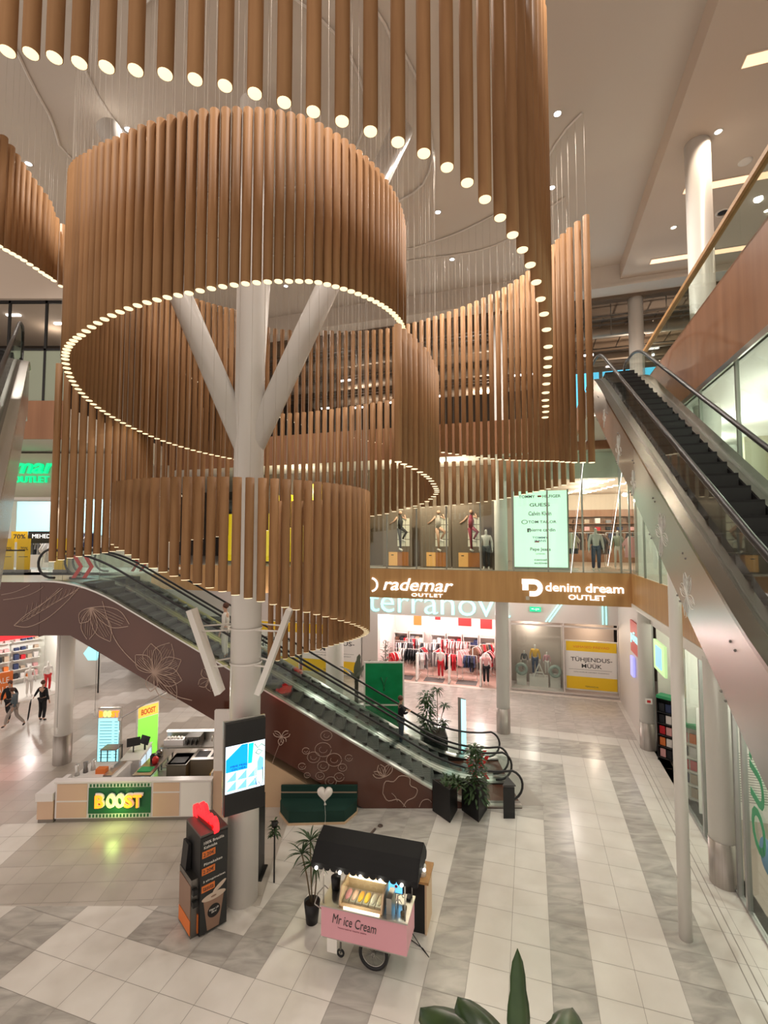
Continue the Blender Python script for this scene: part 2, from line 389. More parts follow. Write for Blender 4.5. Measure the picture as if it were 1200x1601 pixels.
# advertising screen on the column
A = Vector((-3.27, 9.98, 0)); B = Vector((-2.55, 10.40, 0)); ax = (B - A).normalized(); rz = math.atan2(ax.y, ax.x); wS = (B - A).length
t = thing('advertising_screen', 'tall black double sided advertising screen mounted on the central column', 'screen', (A.x, A.y, 2.27), rz)
MB().box(0, wS, 0, 0.10, 0, 1.86).build('housing', m_black, t)
MB().box(-0.02, wS + 0.02, 0.10, 0.16, -0.01, 1.88).build('back_frame', m_silver, t)
d = MB(); z0, z1 = 0.45, 1.40
d.box(0.01, wS - 0.01, -0.006, 0, z0, z1, 0)
def ptri(mb, pts, mi, o=-0.008): mb.ext([(x * wS, o, z0 + z * (z1 - z0)) for x, z in pts], (0, 0.003, 0), mi)
ptri(d, [(0.02, 0.45), (0.55, 0.45), (0.55, 0.99), (0.40, 0.99), (0.02, 0.72)], 1)
for i in range(3):
    for j in range(2):
        ptri(d, [(0.03 + i * 0.26, 0.05 + j * 0.2), (0.27 + i * 0.26, 0.05 + j * 0.2), (0.27 + i * 0.26, 0.24 + j * 0.2)], 2)
ptri(d, [(0.56, 0.55), (0.66, 0.55), (0.70, 0.98), (0.57, 0.98)], 3); ptri(d, [(0.72, 0.1), (0.98, 0.12), (0.98, 0.98), (0.70, 0.98)], 4)
ptri(d, [(0.80, 0.35), (0.95, 0.35), (0.95, 0.60), (0.86, 0.66), (0.80, 0.55)], 2, -0.01)
EM = lambda n, c, s=1.1: mat(n, c, 0.4, emit=c, es=s)
d.build('display_picture', [EM('screen_pale_blue', (0.75, 0.88, 1.0)), EM('screen_blue', (0.0, 0.33, 0.95)), EM('screen_mid_blue', (0.18, 0.5, 0.95)), EM('screen_teal', (0.0, 0.62, 0.6)), EM('screen_mint', (0.62, 0.9, 0.78))], t)
text_mesh('display_text', 'MEIE PEAL\nON HEA', 0.34, 0.1, 0.003, mat('screen_ink', (0.02, 0.04, 0.15), 0.5), Matrix.Translation((0.28, -0.012, 0.95)) @ Matrix.Rotation(R_(90), 4, 'X'), t)
d = MB()
def wob(pts): d.tube([(x * wS, -0.012, z0 + z * (z1 - z0)) for x, z in pts], 0.006, 4)
wob([(0.74, 0.2), (0.78, 0.05), (0.84, 0.1), (0.9, 0.0), (0.95, 0.1), (0.93, 0.4)])
wob([(0.72, 0.95), (0.8, 0.85), (0.9, 0.92), (0.98, 0.86)]); wob([(0.75, 0.75), (0.82, 0.82), (0.92, 0.76), (0.83, 0.7), (0.75, 0.75)])
d.build('line_drawing', mat('screen_ink', (0.02, 0.04, 0.15)), t)

# ================================================================== HANGING TUBES
nt = m_tube.node_tree; bs = nt.nodes['Principled BSDF']; rp = [n for n in nt.nodes if n.type == 'VALTORGB'][0]
oi = nt.nodes.new('ShaderNodeObjectInfo'); hs = nt.nodes.new('ShaderNodeHueSaturation'); mr = nt.nodes.new('ShaderNodeMapRange')
mr.inputs['To Min'].default_value = 0.86; mr.inputs['To Max'].default_value = 1.14
nt.links.new(oi.outputs['Random'], mr.inputs[0]); nt.links.new(mr.outputs[0], hs.inputs['Value'])
nt.links.new(rp.outputs[0], hs.inputs['Color']); nt.links.new(hs.outputs[0], bs.inputs['Base Color'])
TR = 0.078
def tube_shape(mb, L, c=(0, 0, 0), n=16):
    mb.lathe([(TR - 0.006, 0.02), (TR - 0.006, 0), (TR, 0.0), (TR, L), (1e-4, L + 0.002)], n, c)
def disc_shape(mb, c=(0, 0, 0), n=16):
    mb.lathe([(TR - 0.009, 0.006), (TR - 0.009, -0.007), (TR - 0.013, -0.011), (1e-4, -0.011)], n, c)
disc_me = {}
def pendant(x, y, zb, zt, label, group, dm):
    b = MB(); tube_shape(b, zt - zb)
    o = b.build('pendant_tube', m_tube); o.location = (x, y, zb); tag(o, label, 'pendant lamp', group)
    if dm.name not in disc_me:
        k = MB(); disc_shape(k); disc_me[dm.name] = k.mesh('light_disc', dm)
    link('light_disc', disc_me[dm.name], o)
    MB().tube([(0, 0, zt - zb), (0, 0, 18.5 - zb)], 0.0026, 4, caps=False).build('suspension_wire', m_wire, o)
def resample(P, step):
    pts = []
    for i in range(len(P) - 1):
        p0 = P[max(i - 1, 0)]; p1 = P[i]; p2 = P[i + 1]; p3 = P[min(i + 2, len(P) - 1)]
        for k in range(24):
            t = k / 24
            pts.append([0.5 * ((2 * b_) + (-a_ + c_) * t + (2 * a_ - 5 * b_ + 4 * c_ - d_) * t * t + (-a_ + 3 * b_ - 3 * c_ + d_) * t ** 3) for a_, b_, c_, d_ in zip(p0, p1, p2, p3)])
    pts.append(list(P[-1])); out = [pts[0]]; acc = 0
    for a_, b_ in zip(pts, pts[1:]):
        d_ = math.hypot(b_[0] - a_[0], b_[1] - a_[1]); 
        while acc + d_ >= step:
            t = (step - acc) / d_; a_ = [p + (q - p) * t for p, q in zip(a_, b_)]; d_ = math.hypot(b_[0] - a_[0], b_[1] - a_[1]); acc = 0; out.append(a_)
        acc += d_
    return out
def lerp_tab(tab, a):
    for (a0, z0), (a1, z1) in zip(tab, tab[1:]):
        if min(a0, a1) <= a <= max(a0, a1): return z0 + (z1 - z0) * (a - a0) / (a1 - a0)
    return tab[0][1] if abs(a - tab[0][0]) < abs(a - tab[-1][0]) else tab[-1][1]
def arc(cx, cy, r, a0, a1, step, zb, zt):
    n = int(abs(a1 - a0) * math.pi / 180 * r / step); out = []
    for i in range(n + 1):
        a = a0 + (a1 - a0) * i / n
        out.append((cx + r * math.cos(R_(a)), cy + r * math.sin(R_(a)), lerp_tab(zb, a), lerp_tab(zt, a)))
    return out
def track(pts, label):
    P = []
    for i, p in enumerate(pts):
        a_, c_ = pts[max(i - 1, 0)], pts[min(i + 1, len(pts) - 1)]; dx, dy = c_[0] - a_[0], c_[1] - a_[1]; l_ = math.hypot(dx, dy) or 1
        P.append((p[0] - dy / l_ * 0.055, p[1] + dx / l_ * 0.055, 18.467))
    b = MB(); b.tube(P, 0.03, 4, smooth=False)
    o = b.build('suspension_track', m_white); tag(o, label, 'ceiling track', 'curved suspension tracks on the atrium ceiling')
chainA = arc(CX, CY, 3.6, -6, -256, 0.174, [(-6, 12.76), (-57, 12.4), (-90, 11.88), (-125, 11.5), (-147, 11.47), (-180, 11.07), (-192, 10.94), (-213.5, 10.68), (-230.6, 10.51), (-256, 10.3)],
             [(-6, 15.2), (-60, 15.25), (-90, 14.88), (-110, 14.66), (-125, 14.72), (-145, 15.1), (-256, 15.0)])
for q in chainA: pendant(*q, 'wooden pendant tube in the large dense ring high around the white column', 'tubes of the large dense ring', m_disc)
chainB = arc(CX, CY, 2.75, -136, 92, 0.212, [(-136, 7.87), (-128, 7.78), (-108.7, 7.46), (-77, 7.0), (-48, 6.59), (-27.6, 6.29), (0, 5.86), (38.5, 5.27), (58.7, 4.94), (83, 4.56), (92, 4.45)], [(-136, 9.05), (92, 9.05)])
for q in chainB: pendant(*q, 'wooden pendant tube in the lowest ring, wrapped around the column below eye level', 'tubes of the lowest ring', m_disc)
SP = [(-5.0, 5.05, 13.35), (-4.2, 4.72, 13.12), (-3.6, 4.58, 12.95), (-2.9, 4.46, 12.7), (-2.2, 4.45, 12.6), (-1.5, 4.5, 12.5), (-0.7, 4.58, 12.32), (0.0, 4.68, 12.15), (0.55, 4.86, 12.05), (1.09, 5.2, 11.93), (1.54, 5.6, 11.76),
      (1.94, 6.1, 11.64), (2.23, 6.58, 11.44), (2.47, 7.05, 11.26), (2.66, 7.5, 11.02), (2.91, 8.3, 10.87), (3.12, 9.0, 10.69), (3.33, 9.6, 10.6), (3.49, 10.15, 10.51)]
chainS = resample([(x, y, z, 16.8) for x, y, z in SP], 0.292)
for q in chainS: pendant(*q, 'wooden pendant tube in the nearest wide curve sweeping across the top of the photo', 'tubes of the nearest wide curve', m_disc)
TV = [(4.94, 11.15, 9.78, 15.85), (4.68, 11.75, 9.88, 15.85), (4.58, 12.5, 10.03, 15.9), (4.45, 13.2, 10.15, 15.9), (4.18, 13.93, 10.28, 15.9), (3.75, 14.69, 10.43, 15.9), (3.12, 15.31, 10.61, 15.85), (2.3, 15.95, 10.85, 15.8),
      (0.9, 16.7, 11.2, 15.7), (-0.45, 17.13, 11.49, 15.65), (-2.36, 17.26, 11.97, 15.7), (-4.04, 17.1, 12.5, 15.7), (-5.56, 16.3, 13.05, 15.8), (-6.6, 15.5, 13.4, 16.0), (-7.9, 13.9, 14.1, 16.2), (-8.75, 12.4, 14.8, 16.5),
      (-8.4, 11.33, 14.5, 16.45), (-8.2, 10.4, 14.3, 16.4), (-7.95, 9.5, 14.02, 16.35), (-7.9, 8.8, 13.9, 16.3)]
chainT = resample(TV, 0.262)
for q in chainT:
    if q[0] > 1.6: lab, grp = 'long wooden pendant tube in the tall curtain right of the ring, before the shop front', 'tubes of the tall right curtain'
    elif q[1] > 13.5: lab, grp = 'wooden pendant tube in the far curtain seen through the ring behind the column', 'tubes of the far curtain'
    else: lab, grp = 'brown wooden pendant tube in the short curtain at the upper left edge', 'tubes of the upper left curtain'
    pendant(*q, lab, grp, m_disc_n)
CC = [(0.28, 9.25, 9.49), (0.59, 9.85, 9.46), (0.84, 10.3, 9.4), (1.07, 10.99, 9.36), (1.27, 11.7, 9.26), (1.40, 12.6, 9.18), (1.23, 13.46, 9.03), (0.9, 13.9, 8.92), (0.4, 14.3, 8.82), (-0.06, 14.6, 8.71),
      (-2.19, 15.71, 8.45), (-4.3, 16.1, 8.2), (-6.1, 15.2, 7.93), (-6.95, 13.7, 7.8)]
LC = [(-6.72, 13.3, 7.78), (-6.62, 12.5, 7.71), (-6.78, 11.95, 7.66), (-7.02, 11.62, 7.60), (-7.38, 11.42, 7.54), (-7.75, 11.3, 7.46), (-8.02, 11.22, 7.4)]
for x_, y_, z_, t_ in resample([(x, y, z, 12.2) for x, y, z in LC], 0.182): pendant(x_, y_, z_, t_, 'long golden wooden pendant tube left of the lowest ring, below the large ring', 'tubes of the long left curtain', m_disc_n)
chainC = resample([(x, y, z, 12.25) for x, y, z in CC], 0.262)
st = []
for i, q in enumerate(chainC):
    if q[0] > -0.1 and i < 40: pendant(*q, 'golden wooden pendant tube in the tight bend right of the ring, hanging halfway down', 'tubes of the tight right bend', m_disc_n)
    else: st.append(q)
UU = [(5.63, 14.06, 9.63), (5.2, 14.7, 9.53), (4.72, 15.73, 9.45), (4.02, 16.44, 9.32), (3.26, 16.86, 9.24), (2.1, 17.15, 9.14), (1.4, 17.3, 9.1), (0.2, 17.6, 9.0)]
for q in resample([(x, y, z, 10.75) for x, y, z in UU], 0.283):
    pendant(*q, 'short wooden pendant tube in the low row hanging behind the tall right curtain', 'tubes of the low row behind the right curtain', m_disc_n)
b = MB()
for x, y, zb, zt in st:
    tube_shape(b, zt - zb, (x, y, zb), 10)
o = b.build('distant_pendant_tubes', m_tube); tag(o, 'wooden pendant tubes in the farthest row behind the column, mostly hidden by nearer tubes', 'pendant lamps', None, 'stuff')
b = MB()
for x, y, zb, zt in st: disc_shape(b, (x, y, zb), 10)
q = b.build('light_discs', m_disc_n, o); q['kind'] = 'stuff'
b = MB()
for x, y, zb, zt in st: b.tube([(x, y, zt), (x, y, 18.5)], 0.0026, 4, caps=False)
q = b.build('suspension_wires', m_wire, o); q['kind'] = 'stuff'
track(resample([(p[0], p[1], 0, 0) for p in TV], 0.5), 'thin curved track on the ceiling above the tall right curtain')
track(resample([(p[0], p[1], 0, 0) for p in SP], 0.5), 'thin curved track on the ceiling above the nearest wide curve')
track(resample([(p[0], p[1], 0, 0) for p in CC[:12]], 0.5), 'thin curved track on the ceiling above the tight right bend')
track(resample([(p[0], p[1], 0, 0) for p in UU], 0.5), 'thin curved track on the ceiling above the low back row')
track(arc(CX, CY, 3.6, -6, -256, 0.5, [(-6, 0), (-256, 0)], [(-6, 0), (-256, 0)]), 'round track on the ceiling above the large dense ring')
track(arc(CX, CY, 2.75, -136, 92, 0.5, [(-136, 0), (92, 0)], [(-136, 0), (92, 0)]), 'round track on the ceiling above the lowest ring')

# ================================================================== UPPER FLOORS, FASCIAS (local v, u, z)
F2, F3 = 6.62, 12.4
s = MB(); s.box(-30, 3.6, 19.55, 30, 5.48, F2, 0); s.box(3.66, 14, -2, 30, 5.45, F2, 0); struct('floor_upper', s, mat('upper_floor_tile', (0.55, 0.50, 0.45), 0.3), GM)
s = MB(); s.box(-30, 3.66, 19.49, 19.55, 5.42, F2 + 0.03, 0); s.box(3.6, 3.66, -2, 19.55, 5.55, F2 + 0.03, 0); struct('trim_2', s, m_wood, GM)
s = MB(); s.box(-30, 3.6, 19.55, 30, 11.37, F3, 0); s.box(3.66, 14, -2, 30, 11.3, F3, 0); s.box(1.7, 3.6, 15.3, 19.5, 11.7, F3, 0)
struct('floor_top', s, m_ceil, GM)
s = MB(); s.box(-30, 3.66, 19.49, 19.55, 11.37, 12.75, 0); s.box(3.6, 3.66, -2, 19.55, 11.25, 12.95, 0); s.box(1.64, 1.70, 15.3, 19.5, 11.6, 12.45, 0)
struct('trim_3', s, m_wood_dark, GM)
s = MB(); s.box(3.56, 3.60, -2, 19.5, 11.16, 11.27, 0); s.box(3.57, 3.6, -2, 19.5, 5.42, 5.56, 1); struct('trim_4', s, [m_steel, m_white], GM)
# back and side walls that close the hall
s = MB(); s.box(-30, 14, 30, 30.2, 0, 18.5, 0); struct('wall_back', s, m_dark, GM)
s = MB(); s.box(13.9, 14.1, -2, 30, 0, 18, 0); struct('wall_right', s, m_white, GM)
# top gallery balustrade at the right
t = thing('gallery_balustrade', 'glass balustrade with oak handrail along the right top gallery', 'balustrade', (0, 0, 0), -TH)
b = MB()
u = 5.0
while u < 16.2:
    b.box(3.60, 3.615, u, u + 1.45, 12.9, 13.86); u += 1.48
b.build('glass_panes', m_glass_g, t)
MB().box(3.55, 3.67, 4.5, 16.5, 13.86, 13.95).build('handrail', m_wood, t)
# dark top floor interior: ducts, trays and lamps
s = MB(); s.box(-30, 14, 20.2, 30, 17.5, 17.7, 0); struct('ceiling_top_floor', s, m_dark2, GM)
for k, (v0, v1, u, z, r) in enumerate([(-12, 12, 21.3, 16.6, 0.22), (-14, 12, 23.2, 16.2, 0.3), (0, 12, 22.2, 15.6, 0.12), (-12, 3, 25.0, 15.8, 0.25)]):
    t = MB().tube([(v0, u, z), (v1, u, z)], r, 12).build('ventilation_duct', mat('grey_duct', (0.30, 0.25, 0.20), 0.5, 0.3), None, GM)
    tag(t, ['round grey duct nearest the ceiling beam on the top floor', 'thick round duct in the middle of the top floor ceiling', 'thin low duct above the escalator head on the top floor', 'low thick duct behind the ring of tubes'][k], 'duct')
t = thing('cable_tray', 'black cable trays and pipes hung under the top floor ceiling', 'cable tray', (0, 0, 0), -TH)
b = MB()
for u in (20.6, 20.9, 21.7, 22.6, 24.0):
    for z in (17.0, 16.85): b.box(-14, 12, u, u + 0.04, z - 0.3 * (u - 20.6), z - 0.3 * (u - 20.6) + 0.04)
for k in range(-14, 12): b.box(k, k + 0.03, 20.6, 24.0, 16.9, 16.94); b.box(k + .3, k + 0.33, 20.6, 20.63, 16.2, 17.5)
b.build('tray_rails', m_steel_d, t)
for k, (v, u, z) in enumerate([(-9.2, 20.6, 14.2), (-7.6, 20.6, 14.1), (-5.8, 20.6, 14.2), (-3.9, 20.6, 14.3), (-0.4, 20.6, 14.9), (0.4, 20.6, 14.9), (2.4, 21.0, 15.6), (-7.6, 24, 13.6), (-8.4, 21, 15.6)]):
    t = MB().box(-0.28, 0.28, -0.04, 0.04, -0.03, 0.03).build('strip_lamp', mat('strip_lamp_white', (1, 1, 1), 0.5, emit=(1, 0.92, 0.85), es=5, sample=False))
    MB().box(-0.01, 0.01, -0.01, 0.01, 0.03, 17.5 - z).build('suspension_rod', m_steel_d, t)
    t.location = G(u, v, z); t.rotation_euler = (0, 0, -TH); tag(t, 'short white strip lamp glowing in the dark top floor, seen between tubes', 'lamp', 'strip lamps on the top floor')
for v, u, z, w in ((4.35, 20.9, 15.3, 'left'), (5.0, 21.6, 15.6, 'right')):
    t = thing('track_spotlight', 'bright track spotlight above the escalator head, the %s one of two' % w, 'spotlight', G(u, v, z))
    MB().tube([(0, 0, 0.1), (0, -0.05, -0.06)], [0.03, 0.06], 10).build('body', m_white, t)
    MB().ball((0, -0.06, -0.07), 0.05, 8).build('lens', m_spot, t)
t = thing('blue_shop_window', 'row of blue lit shop windows behind the head of the right escalator', 'shop window', (0, 0, 0), -TH)
b = MB()
for k in range(4): b.box(1.9 + k * 1.25, 3.0 + k * 1.25, 21.95, 22.0, 12.5, 15.15)
b.build('lit_pane', EM('sky_blue_light', (0.12, 0.62, 0.95), 0.9), t)
b = MB(); b.box(1.7, 7.0, 22.0, 22.2, 12.4, 15.4); b.build('wall_panel', m_dark2, t)
lamp('top_floor_lamp', 'POINT', G(24.5, -2, 15.2), 260, WARM, 0.1); lamp('top_floor_lamp', 'POINT', G(23.6, 5.5, 15.0), 420, WARM, 0.1); lamp('top_floor_lamp', 'POINT', G(23.5, -9, 15.2), 140, WARM, 0.1)

# ---- middle floor: glazing, light board, denim shop, sports shop window
s = MB()
for v in (-8.6, -7.2, -5.88, -4.57, -3.29, -1.9, -0.6, 0.7, 1.97, 3.29, 3.6):
    s.box(v - 0.03, v + 0.03, 19.58, 19.64, F2, 11.37, 0)
s.box(-14, 3.6, 19.58, 19.66, F2, F2 + 0.05, 0)
struct('window_1', s, mat('grey_green_mullion', (0.30, 0.31, 0.27), 0.4, 0.4), GM)
s = MB(); s.box(-14, 3.6, 19.605, 19.615, F2, 11.37); struct('window_2', s, m_glass_g, GM)
s = MB()
for v in (3.62,):
    for u in (8, 9.9, 11.8, 13.7, 15.6, 17.5): s.box(3.62, 3.68, u, u + 0.06, F2, 11.3, 0)
struct('window_3', s, mat('grey_green_mullion', (0.3, 0.3, 0.3)), GM)
s = MB(); s.box(3.645, 3.655, -1, 19.5, F2 + 0.05, 11.3); struct('window_4', s, m_glass_g, GM)
m_shopw = mat('shop_white_wall', (0.78, 0.77, 0.70), 0.6)
# right white lit shop on the middle floor
s = MB(); s.box(7.6, 7.7, -2, 19.5, F2, 11.3); s.box(3.75, 7.6, 19.0, 19.1, F2, 11.3); struct('wall_shop', s, m_shopw, GM)
s = MB()
for u in (9.2, 12.4, 15.4, 17.6): s.box(6.6, 7.5, u, u + 0.5, F2, 11.3)
struct('wall_pilasters', s, mat('shop_beige_pillar', (0.55, 0.50, 0.38), 0.6), GM)
s = MB(); s.box(3.7, 14, -2, 19.5, 11.2, 11.3); struct('ceiling_shop', s, m_white, GM)
for u in (7.5, 11.0, 14.5, 17.5): lamp('shop_lamp', 'POINT', G(u, 5.6, 10.6), 150, (1.0, 1.0, 0.88), 0.12)
# partition between sports and denim shops, back walls
s = MB(); s.box(-14, -1.45, 22.3, 22.4, F2, 11.37); s.box(-1.5, -1.4, 20.6, 22.3, F2, 11.37); struct('wall_sports_backdrop', s, m_dark2, GM)
s = MB(); s.box(-1.4, 9, 28.6, 28.7, F2, 11.37, 0); s.box(-1.4, 3.6, 20.9, 28.6, F2, F2 + 0.01, 1); s.box(3.6, 9, 19.2, 28.6, F2, F2 + 0.01, 1)
struct('wall_denim_back', s, [mat('denim_shop_wall', (0.70, 0.56, 0.44), 0.6), mat('denim_shop_floor', (0.50, 0.40, 0.31), 0.35)], GM)
s = MB(); s.box(-1.4, 9, 20.3, 28.6, 10.4, 10.5); struct('ceiling_denim', s, mat('denim_ceiling', (0.62, 0.48, 0.38), 0.7), GM)
s = MB(); s.box(-1.4, 9, 20.25, 20.32, 10.35, 11.37); struct('trim_5', s, m_shopw, GM)
for u in (22.0, 24.0, 26.5):
    for v in (2.6, 5.4): lamp('shop_lamp', 'POINT', G(u, v, 9.7), 95, (1, .86, .74), 0.08)
for k in range(11):
    for v, du in ((2.0 + k * 0.13, 0), (2.9 + 0.16 * k, 0.4)):
        o = MB().box(-0.12, 0.12, -0.1, 0.1, -0.03, 0).build('recessed_lamp', m_spot_w); o.location = G(27.6 - k * 0.62, v, 10.4); o.rotation_euler = (0, 0, -TH)
        tag(o, 'small square lamp in one of two rows on the denim shop ceiling', 'ceiling lamp', 'lamps on the denim shop ceiling')
t = thing('brand_light_board', 'pale green glowing board listing clothing brands behind the glass', 'sign board', G(20.6, -0.62, 6.77), -TH)
MB().box(0, 2.12, 0, 0.12, 0, 3.16).build('glowing_face', EM('pale_green_glow', (0.66, 0.97, 0.76), 0.8), t)
b = MB(); b.box(-0.06, 0, -0.02, 0.14, -0.1, 3.2); b.box(2.12, 2.18, -0.02, 0.14, -0.1, 3.2); b.box(0, 2.12, -0.02, 0.14, -0.1, 0); b.build('board_frame', mat('grey_green_mullion', (0.3, 0.3, 0.3)), t)
for txt, z, w, h, mm in [('TOMMY  ▪  HILFIGER', 2.93, 1.65, 0.12, 0), ('GUESS', 2.58, 0.8, 0.14, 0), ('Calvin Klein', 2.22, 0.9, 0.17, 0), ('TOM TAILOR', 1.87, 1.1, 0.11, 0), ('pierre cardin', 1.52, 1.0, 0.17, 0), ('TOMMY\nJEANS', 1.14, 0.62, 0.24, 1), ('Pepe Jeans', 0.72, 0.8, 0.17, 0), ('LONDON', 0.55, 0.35, 0.05, 0), ('camel\nactive', 0.24, 0.5, 0.22, 0)]:
    text_mesh('board_lettering', txt, w, h, 0.004, [m_print_k, mat('navy_print', (0.02, 0.05, 0.25))][mm], Matrix.Translation((1.06 if z != 1.87 and z != 1.52 else 1.15, -0.003, z)) @ Matrix.Rotation(R_(90), 4, 'X'), t, bold=0.012)
b = MB(); b.box(0.98, 1.13, -0.006, 0, 2.9, 2.97, 0); b.box(0.84, 1.02, -0.006, 0, 1.02, 1.08, 0)
b.build('red_flag_mark', m_red, t)
b = MB(); b.lathe([(0.09, 0), (0.07, 0)], 16, mi=0); q = b.build('round_mark', m_print_k, t); q.location = (0.45, -0.004, 1.87); q.rotation_euler = (R_(90), 0, 0); q.scale = (1.4, 1, 1)
b = MB(); b.box(0.55, 0.62, -0.006, 0, 1.44, 1.6); b.box(0.55, 0.68, -0.006, 0, 1.56, 1.6); b.box(0.64, 0.68, -0.006, 0, 1.5, 1.6); b.build('letter_mark', m_print_k, t)

# fascia signs
t = thing('sports_shop_sign', 'white glowing letters reading rademar OUTLET on the oak band', 'sign', G(19.45, -4.6, 5.9), -TH)
I = Matrix.Rotation(R_(90), 4, 'X')
text_mesh('lettering', 'rademar', 3.0, 0.52, 0.05, m_letter, Matrix.Translation((0.1, 0.03, 0.11)) @ I, t, shear=0.25, bold=0.008)
text_mesh('small_lettering', 'OUTLET', 1.32, 0.14, 0.05, m_letter, Matrix.Translation((0.5, 0.03, -0.31)) @ I, t, bold=0.01, spacing=1.15)
b = MB(); b.tube([(-1.95 + 0.28 * math.cos(R_(a)), 0.0, 0.06 + 0.28 * math.sin(R_(a))) for a in range(-80, 81, 16)], 0.045, 6); b.build('round_emblem', m_letter, t)
t = thing('denim_shop_sign', 'white glowing letters reading denim dream OUTLET on the oak band', 'sign', G(19.45, 1.6, 5.95), -TH)
text_mesh('lettering', 'denim dream', 2.75, 0.33, 0.05, m_letter, Matrix.Translation((0.35, 0.03, 0.13)) @ I, t, bold=0.012)
text_mesh('small_lettering', 'OUTLET', 1.3, 0.19, 0.05, m_letter, Matrix.Translation((0.45, 0.03, -0.23)) @ I, t, bold=0.01)
b = MB()
outer = [(-1.62, -0.27), (-1.62, 0.0), (-1.4, 0.0)]
arcp = [(-1.45 + 0.33 * math.cos(R_(a)), 0.08 + 0.33 * math.sin(R_(a))) for a in range(-90, 91, 15)]
inn = [(-1.45 + 0.14 * math.cos(R_(a)), 0.08 + 0.14 * math.sin(R_(a))) for a in range(90, -91, -15)]
for i in range(len(arcp) - 1):
    n = len(inn) - 1; b.ext([(arcp[i][0], 0, arcp[i][1]), (arcp[i + 1][0], 0, arcp[i + 1][1]), (inn[n - i - 1][0], 0, inn[n - i - 1][1]), (inn[n - i][0], 0, inn[n - i][1])], (0, 0.05, 0))
b.box(-1.9, -1.45, 0, 0.05, 0.22, 0.41); b.box(-1.88, -1.66, 0, 0.05, -0.02, 0.22); b.box(-1.62, -1.45, 0, 0.05, -0.25, -0.06)
b.build('emblem', m_letter, t)
MB().box(-1.76, -1.62, 0, 0.03, -0.4, -0.26).build('grey_emblem_square', mat('emblem_grey', (0.55, 0.5, 0.42)), t)

